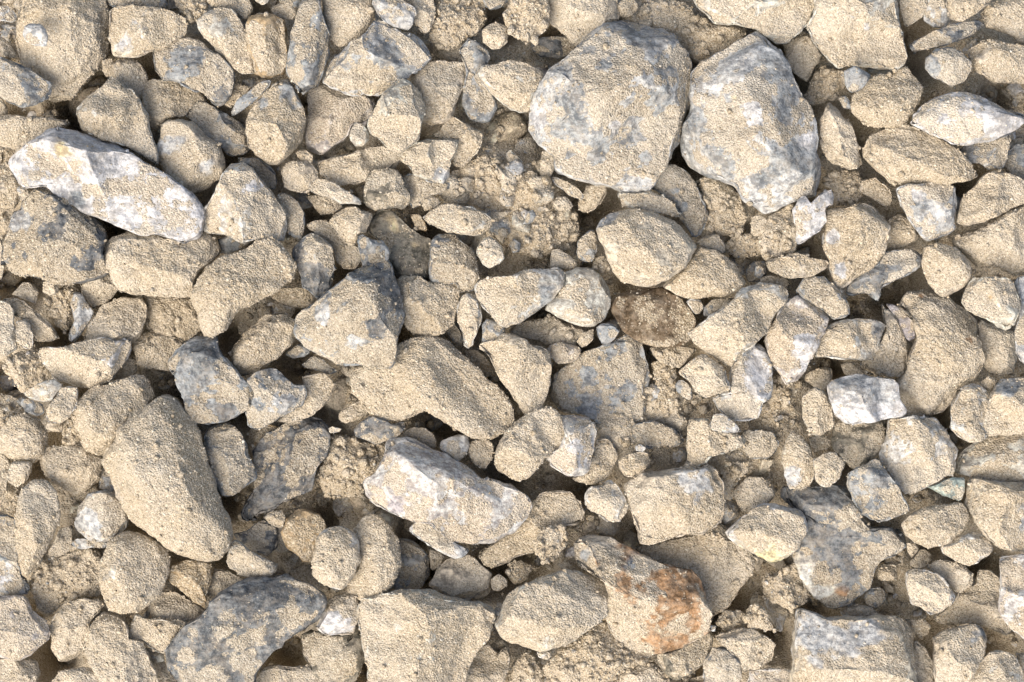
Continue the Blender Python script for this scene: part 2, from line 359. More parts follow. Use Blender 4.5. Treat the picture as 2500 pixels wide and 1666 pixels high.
('stone','wide cream boulder cut by the top edge above the pale triangular boulder','stone','broken stones in the rubble','c',0.67,105,0.8,5,((150,15,0),(70,45,0.2)),(1855,18),((1694,0),(1699,-34),(1946,-34),(1992,0),(1992,34),(1958,72),(1923,100),(1894,103),(1872,89),(1850,69),(1803,60),(1745,55),(1725,34),(1705,17)),[]),
('stone','tilted tan block at the top edge with a grey-green underside','stone','broken stones in the rubble','t',0.78,71,0.65,5,((260,20,0),(110,35,0.2)),(1417,34),((1343,9),(1349,-23),(1501,-23),(1510,17),(1507,49),(1481,55),(1453,77),(1427,100),(1412,112),(1395,109),(1378,83),(1349,57),(1338,34)),[]),
('stone','small tan stone right of the tilted tan block at the top edge','stone','broken stones in the rubble','t',0.89,71,0.65,5,(),(1532,18),((1513,6),(1533,-11),(1544,-6),(1559,17),(1550,37),(1530,43),(1510,37),(1510,17)),[]),
('clod','rounded tan clod of caked sand left of the tilted tan block at the top edge','clod','clods of caked sand','k',1.00,105,0.65,2.1,(),(1286,42),((1232,40),(1243,11),(1263,-17),(1321,-17),(1338,17),(1341,52),(1329,77),(1306,98),(1277,100),(1255,89),(1237,63)),[]),
('stone','long dark grey stone lower left of the tilted tan block','stone','broken stones in the rubble','d',0.33,3,0.65,5,(),(1352,116),((1298,106),(1323,92),(1384,89),(1407,112),(1398,132),(1361,143),(1321,138),(1300,123)),[]),
('clod','long tan clod of caked sand left of the cream top boulder','clod','clods of caked sand','k',0.89,37,0.65,2.5,(),(1681,77),((1559,17),(1602,0),(1674,6),(1694,34),(1731,57),(1774,63),(1826,66),(1817,95),(1774,121),(1734,141),(1705,155),(1685,143),(1659,121),(1630,86),(1596,66),(1562,52)),[]),
('pebble','small long cream pebble left of the biggest boulder','pebble','small pebbles in the rubble','c',0.56,71,0.5,5,(),(1253,386),((1232,376),(1246,367),(1263,382),(1277,396),(1263,402),(1243,396)),[]),
('stone','small long tan stone lower left of the biggest boulder, upper left of the cream crescent','stone','broken stones in the rubble','t',0.78,71,0.65,5,(),(1336,403),((1323,370),(1343,367),(1358,385),(1352,416),(1338,439),(1323,445),(1318,416)),[]),
('stone','thin cream sliver lying under the lower left edge of the biggest boulder','stone','broken stones in the rubble','c',0.67,71,0.6,5,(),(1388,460),((1343,432),(1361,434),(1389,446),(1412,460),(1427,480),(1418,489),(1395,480),(1369,460),(1349,449)),[]),
('boulder','large tan boulder at the top edge with a pale ridge down its middle','boulder','large boulders in the rubble','c',0.67,105,0.8,5,((180,18,0),(10,25,0),(90,50,0.35)),(2097,62),((1993,0),(1999,-29),(2189,-29),(2200,17),(2206,52),(2214,80),(2223,121),(2212,141),(2194,164),(2177,169),(2143,161),(2108,156),(2074,158),(2051,161),(2022,141),(2005,123),(1988,98),(1971,66),(1985,43),(1991,23)),[(2094, 57, 20, 'w'), (2071, 100, 20, 'w')]),
('stone','tan stone above the dark grey splinter at the top edge','stone','broken stones in the rubble','t',0.78,71,0.65,5,(),(2230,14),((2197,6),(2203,-23),(2258,-23),(2263,23),(2246,43),(2226,57),(2209,66)),[]),
('stone','small pale grey stone above the dark grey splinter at the top edge','stone','broken stones in the rubble','G',0.33,71,0.65,5,(),(2288,28),((2258,17),(2275,-17),(2303,-6),(2318,23),(2318,49),(2306,66),(2280,63),(2258,49)),[]),
('stone','long tan stone above the dark grey splinter at the top edge','stone','broken stones in the rubble','t',0.89,105,0.65,5,(),(2359,7),((2312,11),(2315,-23),(2424,-23),(2415,11),(2381,32),(2349,49),(2324,49),(2315,34)),[]),
('stone','long dark grey splinter lying in the top right above a round pebble','stone','broken stones in the rubble','d',0.44,105,0.9,5,((135,40,0),(270,30,0)),(2312,88),((2223,109),(2252,89),(2295,72),(2338,57),(2381,49),(2401,55),(2395,72),(2367,89),(2332,103),(2295,112),(2260,121),(2232,126)),[]),
('stone','round stone, grey on its left and tan on its right, below the dark grey splinter','stone','broken stones in the rubble','g',0.78,139,0.65,2.3,(),(2315,160),((2258,166),(2263,141),(2286,121),(2321,118),(2344,126),(2355,141),(2372,152),(2369,172),(2358,198),(2324,209),(2298,198),(2272,187)),[(2275, 166, 20, 'g')]),
('stone','tan stone right of the dark grey splinter at the right edge','stone','broken stones in the rubble','t',1.00,71,0.65,5,(),(2484,41),((2395,32),(2424,6),(2510,-17),(2539,-17),(2539,109),(2499,109),(2476,86),(2447,75),(2412,63)),[]),
('stone','tan stone lower right of the dark grey splinter at the right edge','stone','broken stones in the rubble','t',0.89,105,0.8,5,(),(2460,152),((2367,126),(2395,100),(2447,106),(2499,115),(2539,121),(2539,198),(2481,204),(2430,198),(2390,178),(2372,155)),[]),
('pebble','tiny long cream pebble below the dark grey splinter','pebble','small pebbles in the rubble','c',0.44,71,0.65,5,(),(2366,113),((2349,121),(2381,92),(2387,98),(2367,126),(2355,135)),[]),
('stone','clean blue-grey chip lying on a tan stone under the pale-ridged boulder','stone','broken stones in the rubble','g',0.11,173,0.5,5,(),(2092,193),((2059,172),(2088,162),(2114,172),(2130,184),(2117,204),(2097,224),(2080,228),(2065,209)),[]),
('stone','broad tan stone carrying the clean blue-grey chip','stone','broken stones in the rubble','t',1.00,105,0.8,2.3,(),(2163,244),((2131,189),(2166,184),(2194,169),(2212,164),(2229,184),(2240,201),(2249,221),(2240,247),(2226,275),(2209,296),(2180,307),(2140,313),(2108,301),(2085,275),(2077,253),(2088,227),(2108,212)),[]),
('pebble','tiny grey pebble left of the chip-bearing tan stone','pebble','small pebbles in the rubble','g',0.33,105,0.65,5,(),(2065,251),((2048,241),(2062,232),(2077,250),(2077,267),(2059,264)),[]),
('stone','tan arrowhead-shaped stone pointing up beside the pale triangular boulder','stone','broken stones in the rubble','t',0.89,105,0.8,5,((160,35,0),(0,35,0)),(2048,343),((2011,275),(2022,247),(2037,255),(2048,275),(2071,296),(2080,319),(2088,339),(2097,367),(2111,396),(2094,408),(2068,413),(2045,402),(2022,385),(2005,364),(2005,333),(2002,301)),[]),
('stone','long smooth tan loaf-shaped stone sloping down under the white-veined one','stone','broken stones in the rubble','t',0.89,105,0.8,5,((125,25,0),(300,25,0)),(2234,385),((2110,364),(2120,344),(2140,327),(2171,313),(2212,307),(2235,313),(2258,327),(2298,347),(2332,370),(2355,393),(2372,416),(2381,428),(2361,439),(2315,448),(2258,448),(2206,451),(2174,442),(2148,416),(2128,399),(2111,385)),[]),
('stone','cream stone with white veins and a pointed right end','stone','broken stones in the rubble','w',0.56,139,0.8,5,((110,30,0),(270,25,0)),(2360,291),((2223,304),(2240,275),(2252,258),(2286,238),(2344,230),(2390,235),(2424,250),(2447,267),(2500,267),(2522,275),(2500,298),(2481,313),(2458,327),(2424,342),(2395,347),(2361,353),(2321,350),(2286,330),(2258,313)),[(2367, 264, 17, 'w'), (2424, 304, 20, 'w'), (2303, 287, 14, 'w'), (2481, 284, 26, 'w')]),
('stone','pale grey stone below the white-veined stone','stone','broken stones in the rubble','G',0.67,71,0.65,5,(),(2415,377),((2344,370),(2361,353),(2395,350),(2433,342),(2467,330),(2464,356),(2456,393),(2447,410),(2418,416),(2390,399),(2367,399)),[]),
('stone','grey stone below the white-veined stone at the right edge','stone','broken stones in the rubble','g',0.56,37,0.65,5,(),(2494,397),((2461,373),(2481,356),(2524,353),(2524,448),(2481,439),(2453,408)),[]),
('stone','tan stone below the cream top boulder','stone','broken stones in the rubble','t',0.78,37,0.65,5,(),(1957,136),((1913,106),(1959,75),(1973,86),(1991,115),(2008,138),(1988,161),(1973,198),(1950,184),(1927,172),(1919,143)),[]),
('clod','tan clod of caked sand left of the blue-grey chip','clod','clods of caked sand','k',1.00,37,0.65,2.5,(),(2011,210),((1973,207),(1993,178),(2028,169),(2057,178),(2062,212),(2037,230),(2011,247),(1982,258),(1968,238)),[]),
('stone','jagged white chip wedged below the pale triangular boulder','stone','broken stones in the rubble','w',0.22,139,0.9,5,(),(1970,521),((1938,512),(1956,483),(1965,480),(1976,498),(1993,483),(2011,466),(2034,466),(2034,483),(2028,503),(2011,509),(2014,538),(2011,555),(1988,569),(1971,584),(1953,598),(1942,589),(1945,561),(1942,535)),[]),
('stone','pale grey shield-shaped stone pointing down beneath the long tan loaf','stone','broken stones in the rubble','G',0.44,105,0.6,5,((140,20,0),(320,25,0.05)),(2276,511),((2186,463),(2217,453),(2263,447),(2309,450),(2332,455),(2339,480),(2341,503),(2335,529),(2332,552),(2321,575),(2298,584),(2269,587),(2249,575),(2235,555),(2220,532),(2206,506),(2192,483)),[(2246, 495, 26, 'g'), (2295, 538, 29, 'G'), (2232, 472, 17, 'w')]),
('stone','long tan stone above the right-edge tan boulder at the right edge','stone','broken stones in the rubble','t',0.78,105,0.65,5,(),(2432,480),((2349,483),(2381,455),(2410,426),(2447,411),(2470,426),(2510,443),(2539,457),(2539,480),(2500,495),(2453,518),(2404,538),(2364,549),(2341,541),(2344,506)),[]),
('stone','big sandy tan boulder at the right edge below the shield-shaped stone','stone','broken stones in the rubble','t',1.00,71,0.8,5,(),(2460,589),((2332,584),(2355,569),(2395,561),(2438,532),(2481,509),(2539,492),(2539,658),(2481,673),(2438,650),(2395,650),(2367,630),(2338,607)),[]),
('stone','cream five-sided stone with a faint rust streak near the right edge','stone','broken stones in the rubble','c',0.67,139,0.65,5,((120,20,0),(300,20,0.05)),(2425,731),((2352,739),(2364,693),(2381,675),(2412,675),(2450,678),(2467,687),(2478,713),(2487,739),(2484,770),(2470,799),(2453,808),(2424,787),(2390,770),(2361,756)),[(2418, 727, 9, 'o')]),
('stone','long pale grey stone right of the cream pentagon at the right edge','stone','broken stones in the rubble','G',0.44,105,0.5,5,(),(2510,783),((2473,684),(2500,678),(2533,678),(2533,888),(2496,885),(2481,859),(2478,810),(2490,767),(2490,730)),[]),
('stone','tan tooth-shaped stone with a pale left flank, pointing down','stone','broken stones in the rubble','t',0.89,105,1,5,((190,50,0.28),(340,20,0),(60,45,0.3)),(2090,586),((2022,515),(2051,512),(2080,506),(2103,498),(2131,509),(2151,529),(2166,552),(2166,584),(2157,618),(2143,638),(2123,655),(2097,675),(2068,696),(2057,707),(2039,693),(2031,658),(2022,624),(2014,595),(2019,561),(2016,535)),[(2034, 584, 17, 'w'), (2057, 650, 17, 'w')]),
('stone','long grey stone right of the tooth-shaped stone','stone','broken stones in the rubble','g',0.56,71,0.65,5,(),(2160,666),((2163,618),(2206,609),(2237,612),(2258,627),(2252,650),(2223,667),(2183,684),(2154,704),(2148,733),(2137,730),(2123,716),(2103,713),(2088,724),(2068,716),(2062,701),(2097,675),(2125,658),(2146,647)),[(2137, 693, 29, 'd')]),
('stone','rounded tan stone upper left of the cream pentagon','stone','broken stones in the rubble','t',0.78,105,0.8,2.3,(),(2311,657),((2260,607),(2289,598),(2332,607),(2349,624),(2367,644),(2369,673),(2358,693),(2338,713),(2309,727),(2286,716),(2269,690),(2255,667),(2252,644)),[]),
('stone','tan stone right of the tooth-shaped stone','stone','broken stones in the rubble','t',0.89,37,0.65,5,(),(2195,568),((2166,541),(2194,523),(2217,538),(2235,566),(2240,587),(2212,598),(2166,612),(2163,584)),[]),
('stone','long smooth tan stone left of the tooth-shaped stone','stone','broken stones in the rubble','t',0.67,105,0.65,5,(),(1949,650),((1873,638),(1902,627),(1945,621),(1979,630),(2014,632),(2025,650),(2011,661),(1979,673),(1945,678),(1910,675),(1884,661)),[]),
('stone','small tan stone left of the shield-shaped stone','stone','broken stones in the rubble','t',0.89,71,0.65,5,(),(2139,467),((2094,466),(2108,437),(2137,434),(2160,452),(2177,472),(2177,498),(2160,506),(2137,489),(2108,475)),[]),
('clod','tan clod of caked sand upper right of the white jagged chip','clod','clods of caked sand','k',1.00,37,0.65,2.5,(),(2063,457),((2016,429),(2051,417),(2094,420),(2103,452),(2103,477),(2085,495),(2045,503),(2034,486),(2037,463),(2022,452)),[]),
('clod','tan clod of caked sand left of the white jagged chip, left of the tooth-shaped stone','clod','clods of caked sand','k',1.00,71,0.65,2.5,(),(1902,573),((1867,549),(1893,521),(1933,495),(1939,529),(1942,578),(1950,601),(1936,618),(1896,627),(1867,630),(1853,607),(1856,572)),[]),
('pebble','small tan pebble below the pale triangular boulder','pebble','small pebbles in the rubble','t',0.89,71,0.65,5,(),(1851,550),((1833,526),(1859,526),(1873,541),(1870,561),(1850,578),(1833,578)),[]),
('stone','long dusty grey stone upper right of the pinkish wedge','stone','broken stones in the rubble','g',0.67,105,0.65,5,(),(2014,725),((1945,710),(1965,681),(1993,678),(2014,678),(2037,698),(2057,716),(2068,736),(2074,767),(2062,776),(2034,779),(2022,764),(1993,744),(1959,727)),[]),
('stone','pinkish grey wedge with a whitish lower face, right of the cream trapezoid','stone','broken stones in the rubble','p',0.56,105,0.9,5,((130,30,0),(320,25,0.02),(90,35,0.2)),(1941,822),((1913,747),(1930,733),(1959,724),(1979,739),(2011,756),(2025,767),(2019,790),(2011,813),(1999,839),(1985,865),(1971,896),(1948,925),(1919,937),(1907,917),(1887,888),(1876,859),(1870,825),(1884,790)),[(1965, 839, 32, 'w')]),
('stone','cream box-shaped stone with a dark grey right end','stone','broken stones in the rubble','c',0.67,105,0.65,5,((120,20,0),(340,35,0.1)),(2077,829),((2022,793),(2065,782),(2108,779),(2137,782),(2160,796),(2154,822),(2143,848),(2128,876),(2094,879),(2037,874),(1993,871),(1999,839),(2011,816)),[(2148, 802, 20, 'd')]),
('stone','long tan stone right of the cream box stone','stone','broken stones in the rubble','t',0.78,71,0.65,5,(),(2174,849),((2091,733),(2105,713),(2125,721),(2151,744),(2180,767),(2192,787),(2200,813),(2214,839),(2217,871),(2214,899),(2194,919),(2160,919),(2125,905),(2103,885),(2108,874),(2131,865),(2151,830),(2160,799),(2137,779),(2103,779),(2094,759)),[]),
('stone','thin purple-grey stone leaning on the rust-flecked tan slab','stone','broken stones in the rubble','u',0.22,71,0.6,5,(),(2208,785),((2160,742),(2186,743),(2200,753),(2220,773),(2235,796),(2237,822),(2223,836),(2209,825),(2194,796),(2180,767)),[]),
('boulder','big tan slab with small rust flecks behind the bright white block','boulder','large boulders in the rubble','t',0.89,71,0.6,5,((140,12,0),(320,12,0)),(2296,859),((2200,742),(2220,719),(2252,704),(2280,710),(2338,744),(2392,782),(2387,808),(2390,853),(2404,891),(2381,919),(2338,948),(2324,977),(2303,1003),(2266,1014),(2217,1011),(2194,983),(2189,940),(2212,899),(2220,859),(2237,825),(2229,787),(2203,756)),[(2252, 724, 7, 'r'), (2364, 830, 9, 'r')]),
('stone','tan stone below the cream pentagon','stone','broken stones in the rubble','t',0.89,37,0.65,5,(),(2435,849),((2392,785),(2424,787),(2476,813),(2481,859),(2476,911),(2424,914),(2404,888),(2390,848)),[]),
('pebble','tiny grey pebble above the cream trapezoid','pebble','small pebbles in the rubble','g',0.33,71,0.65,5,(),(1854,664),((1844,650),(1864,650),(1867,667),(1856,681),(1841,675)),[]),
('pebble','small long tan pebble upper right of the cream trapezoid','pebble','small pebbles in the rubble','t',0.78,71,0.65,5,(),(1890,687),((1856,675),(1884,673),(1913,678),(1930,690),(1919,704),(1879,696),(1856,696)),[]),
('stone','bright white block with shade painted grey on its upper face, the whitest stone','stone','broken stones in the rubble','w',0.00,156,1,5,((100,38,0.1),(275,35,0.1),(0,40,0.35)),(2110,976),((2024,946),(2034,932),(2057,923),(2091,916),(2123,921),(2154,923),(2180,926),(2194,941),(2197,978),(2209,992),(2212,1012),(2166,1021),(2131,1027),(2097,1035),(2065,1032),(2045,1015),(2034,995),(2028,969)),[(2062, 938, 34, 'G'), (2117, 941, 34, 'G'), (2169, 946, 29, 'G')]),  # grey spots put the shade of the upper face into the colour
('stone','rounded cream stone left of the bright white block','stone','broken stones in the rubble','c',0.89,105,0.65,2.2,(),(1994,1005),((1959,978),(1965,958),(1988,949),(2011,958),(2019,978),(2034,1001),(2042,1018),(2031,1044),(2011,1061),(1991,1060),(1971,1044),(1959,1018)),[]),
('stone','dark brown-grey stone with rusty spots under the bright white block','stone','broken stones in the rubble','l',0.44,71,0.65,5,(),(2098,1079),((2037,1047),(2051,1027),(2080,1032),(2123,1027),(2160,1021),(2174,1030),(2166,1058),(2151,1087),(2140,1110),(2125,1130),(2103,1147),(2077,1142),(2059,1121),(2039,1098),(2034,1073)),[]),
('stone','large cream block below and right of the bright white block','stone','broken stones in the rubble','c',0.56,105,0.8,5,((150,12,0),(20,35,0.25),(90,40,0.35)),(2245,1104),((2151,1107),(2163,1075),(2174,1030),(2209,1018),(2252,1021),(2289,1027),(2315,1055),(2326,1081),(2338,1098),(2332,1139),(2324,1159),(2292,1170),(2269,1185),(2243,1196),(2214,1205),(2192,1187),(2174,1156),(2157,1130)),[]),
('stone','cream stone lower right of the rust-flecked slab','stone','broken stones in the rubble','c',0.67,105,0.65,5,(),(2369,1008),((2324,1018),(2326,984),(2344,952),(2367,938),(2390,938),(2412,955),(2418,978),(2404,1018),(2395,1041),(2410,1064),(2390,1075),(2364,1078),(2338,1064),(2321,1044)),[]),
('stone','smooth tan stone lower right of the rust-flecked slab at the right edge','stone','broken stones in the rubble','t',0.67,111.8,0.7,5,((150,20,0),(300,20,0.1)),(2477,995),((2447,926),(2476,926),(2539,926),(2539,1053),(2496,1058),(2453,1064),(2412,1064),(2392,1047),(2407,1012),(2418,972),(2435,946)),[(2461, 938, 17, 'g')]),
('pebble','small tan pebble right of the rust-flecked slab','pebble','small pebbles in the rubble','t',0.78,71,0.65,5,(),(2414,936),((2390,935),(2412,918),(2435,929),(2424,955),(2410,955)),[]),
('stone','big cream stone above the right-edge boulder at the right edge','stone','broken stones in the rubble','c',0.67,71,0.65,5,((110,30,0),(290,25,0)),(2453,1120),((2335,1124),(2355,1098),(2384,1081),(2424,1064),(2467,1058),(2539,1058),(2539,1179),(2481,1182),(2441,1173),(2395,1170),(2367,1162),(2335,1156)),[]),
('stone','large dusty boulder at the right edge below the greenish chip','stone','broken stones in the rubble','t',0.67,105,0.7,5,((170,20,0),(20,20,0)),(2457,1253),((2361,1239),(2372,1173),(2539,1187),(2539,1348),(2481,1342),(2441,1337),(2412,1316),(2390,1285),(2375,1256)),[(2487, 1288, 34, 'G')]),
('stone','small triangular chip with a pale green edge under the cream block','stone','broken stones in the rubble','v',0.33,105,0.7,5,((120,30,0),(300,20,0.1)),(2319,1192),((2260,1193),(2292,1179),(2324,1164),(2355,1164),(2355,1196),(2349,1219),(2341,1225),(2315,1216),(2286,1205)),[]),
('stone','rounded tan stone above the dark grey slab','stone','broken stones in the rubble','t',0.78,105,0.65,2.2,(),(1949,1131),((1910,1101),(1922,1070),(1936,1055),(1959,1067),(1976,1093),(1988,1121),(1988,1159),(1976,1185),(1950,1196),(1927,1193),(1916,1164),(1910,1130)),[(1936, 1167, 17, 'G')]),
('stone','rounded cream stone lower left of the dark brown-grey stone','stone','broken stones in the rubble','c',0.89,139,0.65,2.2,(),(2021,1146),((1988,1124),(2011,1110),(2037,1104),(2057,1124),(2059,1142),(2048,1170),(2028,1187),(2005,1187),(1991,1173),(1988,1150)),[]),
('stone','grey angular block half covered in tan sand below the dark brown-grey stone','stone','broken stones in the rubble','g',0.56,139,0.65,5,((190,20,0),(20,25,0)),(2140,1210),((2071,1159),(2097,1144),(2134,1124),(2151,1130),(2171,1162),(2189,1193),(2203,1216),(2220,1239),(2203,1271),(2174,1279),(2157,1282),(2134,1271),(2105,1256),(2094,1239),(2082,1208),(2071,1185)),[(2123, 1167, 34, 'g')]),
('boulder','big dark grey slab with a white lower left rim and reddish tip','boulder','large boulders in the rubble','e',0.44,67.6,0.5,5,((150,20,0.05),(20,15,0),(90,45,0.3)),(2058,1314),((1907,1190),(1930,1199),(1979,1196),(2034,1190),(2068,1199),(2085,1222),(2097,1253),(2125,1291),(2160,1285),(2209,1291),(2209,1331),(2180,1357),(2148,1371),(2131,1400),(2125,1425),(2108,1446),(2085,1463),(2068,1480),(2048,1486),(2022,1474),(1993,1454),(1973,1434),(1959,1403),(1950,1377),(1933,1342),(1959,1308),(1971,1265),(1945,1248),(1913,1227)),[(1979, 1400, 34, 'c'), (2008, 1446, 29, 'c'), (2059, 1454, 11, 'r'), (1916, 1207, 17, 'd'), (2037, 1359, 43, 'd')]),
('stone','tan stone with a yellowish lower edge lying on the dark grey slab','stone','broken stones in the rubble','c',0.67,105,0.65,5,((110,30,0),(290,20,0)),(1880,1301),((1773,1302),(1793,1282),(1813,1265),(1859,1233),(1887,1232),(1959,1253),(1972,1279),(1962,1311),(1942,1337),(1916,1359),(1902,1371),(1873,1368),(1841,1354),(1813,1337),(1787,1325)),[(1873, 1351, 34, 'y')]),
('stone','dusty grey stone right of the bone-shaped stone','stone','broken stones in the rubble','g',0.78,37,0.65,5,(),(1854,1086),((1816,1053),(1850,1050),(1884,1058),(1899,1081),(1893,1104),(1867,1121),(1833,1121),(1810,1090)),[]),
('pebble','small tan pebble left of the dark brown-grey stone','pebble','small pebbles in the rubble','t',0.89,37,0.65,5,(),(2003,1082),((1976,1070),(1999,1064),(2028,1067),(2034,1087),(2011,1098),(1988,1104),(1979,1087)),[]),
('stone','small tan stone left of the bright white block','stone','broken stones in the rubble','t',0.89,37,0.65,5,(),(2002,925),((1968,912),(1999,898),(2028,895),(2034,915),(2022,949),(2011,961),(1985,943),(1965,929)),[]),
('stone','small long tan stone below the cream box stone','stone','broken stones in the rubble','t',0.89,37,0.65,5,(),(2087,902),((2051,886),(2097,883),(2105,903),(2137,915),(2094,921),(2062,915)),[]),
('pebble','tiny tan capsule-shaped pebble resting on the dark grey slab','pebble','small pebbles in the rubble','t',0.89,173,0.65,5,(),(2087,1254),((2071,1239),(2082,1232),(2094,1242),(2104,1259),(2100,1272),(2088,1273),(2077,1259)),[]),
('stone','rounded tan stone below the greenish chip','stone','broken stones in the rubble','t',0.89,105,0.8,2.2,(),(2288,1283),((2203,1279),(2220,1259),(2258,1239),(2309,1233),(2349,1229),(2361,1248),(2361,1273),(2344,1299),(2321,1319),(2298,1334),(2266,1337),(2235,1325),(2212,1305)),[]),
('stone','cream stone lower left of the right-edge boulder','stone','broken stones in the rubble','c',0.67,105,0.65,5,(),(2364,1341),((2298,1337),(2332,1314),(2372,1299),(2395,1305),(2412,1322),(2421,1339),(2407,1357),(2384,1371),(2364,1382),(2332,1365),(2309,1354)),[]),
('stone','cream diamond-shaped stone with a pointed right corner in a brown hollow','stone','broken stones in the rubble','c',0.78,105,0.65,5,((120,25,0),(300,25,0)),(2270,1446),((2214,1400),(2232,1392),(2263,1394),(2289,1405),(2309,1425),(2335,1460),(2321,1474),(2301,1491),(2272,1500),(2249,1483),(2229,1471),(2217,1446)),[]),
('stone','long tan stone upper right of the cream diamond','stone','broken stones in the rubble','t',0.89,71,0.65,5,(),(2328,1401),((2263,1388),(2280,1371),(2315,1368),(2349,1380),(2372,1400),(2375,1423),(2355,1437),(2335,1446),(2309,1417),(2286,1400)),[]),
('pebble','small tan pebble above the cream diamond','pebble','small pebbles in the rubble','t',0.78,37,0.65,5,(),(2249,1365),((2223,1371),(2246,1342),(2266,1342),(2275,1359),(2266,1380),(2243,1388),(2223,1385)),[]),
('pebble','tiny tan pebble right of the dark grey slab','pebble','small pebbles in the rubble','t',0.78,71,0.65,5,(),(2228,1341),((2214,1325),(2235,1328),(2246,1342),(2226,1362),(2214,1345)),[]),
('stone','pinkish grey boulder with a white lower end cut by the right edge','stone','broken stones in the rubble','p',0.44,139,0.5,5,((160,25,0.05),(90,35,0.2)),(2494,1455),((2444,1359),(2476,1354),(2539,1359),(2539,1575),(2500,1560),(2473,1535),(2450,1506),(2441,1474),(2447,1434),(2444,1394)),[]),
('stone','tan stone left of the pinkish edge boulder','stone','broken stones in the rubble','t',0.78,37,0.6,5,(),(2388,1474),((2332,1469),(2346,1437),(2381,1428),(2387,1394),(2418,1394),(2438,1411),(2444,1446),(2441,1483),(2453,1512),(2476,1537),(2453,1555),(2412,1532),(2381,1520),(2344,1523),(2298,1526),(2286,1506),(2309,1491)),[]),
('boulder','wide boulder at the bottom edge with a grey top and cream lower face','boulder','large boulders in the rubble','t',0.67,105,0.8,5,((100,30,0),(270,18,0.05)),(2081,1605),((1945,1532),(1950,1489),(1971,1491),(2022,1514),(2085,1514),(2137,1506),(2194,1512),(2217,1526),(2232,1555),(2235,1583),(2226,1624),(2232,1664),(2252,1704),(1936,1704),(1939,1618),(1942,1575)),[(2022, 1546, 57, 'G'), (2094, 1546, 43, 'G')]),
('stone','long tan stone left of the blue-cornered stone at the bottom edge','stone','broken stones in the rubble','t',0.89,71,0.65,5,(),(2252,1639),((2232,1563),(2258,1578),(2275,1615),(2278,1652),(2269,1704),(2232,1704),(2226,1629),(2235,1589)),[]),
('stone','tan stone with a bare blue upper right corner at the bottom edge','stone','broken stones in the rubble','t',0.78,105,0.8,5,((140,30,0),(330,30,0)),(2333,1608),((2280,1560),(2309,1543),(2344,1535),(2375,1526),(2401,1532),(2410,1555),(2404,1583),(2392,1609),(2375,1632),(2358,1664),(2338,1704),(2286,1704),(2280,1646),(2278,1601)),[(2384, 1543, 20, 'g')]),
('stone','cream stone right of the blue-cornered stone at the bottom edge','stone','broken stones in the rubble','c',0.78,105,0.65,5,(),(2430,1657),((2349,1664),(2375,1632),(2401,1609),(2430,1592),(2461,1595),(2481,1609),(2493,1641),(2499,1675),(2499,1704),(2349,1704)),[]),
('stone','long tan stone below the pinkish edge boulder at the right edge','stone','broken stones in the rubble','t',0.78,37,0.65,5,(),(2515,1640),((2481,1595),(2539,1586),(2539,1704),(2499,1690),(2487,1629)),[]),
('stone','long pinkish stone lower left of the grey-topped boulder at the bottom edge','stone','broken stones in the rubble','p',0.56,71,0.65,5,(),(1905,1669),((1833,1638),(1879,1635),(1922,1635),(1956,1644),(1985,1664),(1988,1704),(1821,1704)),[]),
('clod','tan clod of caked sand lower left of the dark grey slab','clod','clods of caked sand','k',1.00,37,0.65,2.5,(),(1920,1433),((1876,1400),(1907,1388),(1945,1377),(1959,1403),(1979,1443),(1965,1474),(1939,1489),(1893,1474),(1861,1460)),[]),
('clod','small tan clod of caked sand lower right of the sandy slab','clod','clods of caked sand','k',1.00,71,0.65,2.5,(),(1852,1513),((1821,1489),(1850,1474),(1879,1503),(1887,1540),(1861,1540),(1827,1532)),[]),
('stone','small dusty grey stone below the dark grey slab','stone','broken stones in the rubble','g',0.67,37,0.65,5,(),(2137,1460),((2108,1457),(2125,1437),(2154,1434),(2166,1454),(2154,1480),(2137,1486),(2117,1474)),[]),
('stone','small long tan stone above the grey-topped boulder','stone','broken stones in the rubble','t',0.89,37,0.65,5,(),(2104,1494),((2059,1486),(2094,1474),(2128,1483),(2148,1506),(2103,1514),(2077,1503)),[]),
('stone','small tan stone right of the dark grey slab','stone','broken stones in the rubble','t',0.89,37,0.65,5,(),(2166,1397),((2174,1377),(2189,1377),(2194,1405),(2177,1417),(2146,1417),(2137,1400),(2154,1377)),[]),
('stone','small tan stone right of the grey-topped boulder','stone','broken stones in the rubble','t',0.89,37,0.65,5,(),(2243,1531),((2203,1512),(2252,1512),(2272,1526),(2266,1546),(2246,1558),(2232,1546),(2220,1526)),[]),
('stone','rounded pale tan boulder below the biggest boulder, with a grey upper left','stone','broken stones in the rubble','t',0.67,139,0.8,2.5,((120,22,0),(290,22,0)),(1577,599),((1458,561),(1470,541),(1490,523),(1524,515),(1564,512),(1602,518),(1636,532),(1665,552),(1688,578),(1696,604),(1685,630),(1671,653),(1645,670),(1616,687),(1585,701),(1550,693),(1519,687),(1498,661),(1487,635),(1475,601),(1464,581)),[(1484, 543, 23, 'G')]),
('stone','rounded tan stone above the cream trapezoid','stone','broken stones in the rubble','t',0.89,105,0.8,2.3,(),(1725,677),((1671,658),(1688,630),(1711,607),(1745,615),(1777,632),(1803,658),(1817,687),(1806,707),(1780,719),(1745,724),(1702,727),(1671,724),(1642,713),(1616,698),(1630,681)),[]),
('stone','curved cream crescent of stone between the biggest boulder and the rounded one','stone','broken stones in the rubble','c',0.89,105,0.8,5,(),(1583,495),((1507,472),(1544,472),(1587,469),(1616,477),(1642,498),(1659,523),(1651,532),(1622,523),(1596,515),(1562,509),(1524,506),(1516,492)),[]),
('stone','long dusty grey stone right of the cream crescent','stone','broken stones in the rubble','g',0.78,71,0.6,5,(),(1668,483),((1585,457),(1602,429),(1625,403),(1659,406),(1685,423),(1699,449),(1714,483),(1728,518),(1725,549),(1708,572),(1694,578),(1674,555),(1656,526),(1639,495),(1610,469)),[]),
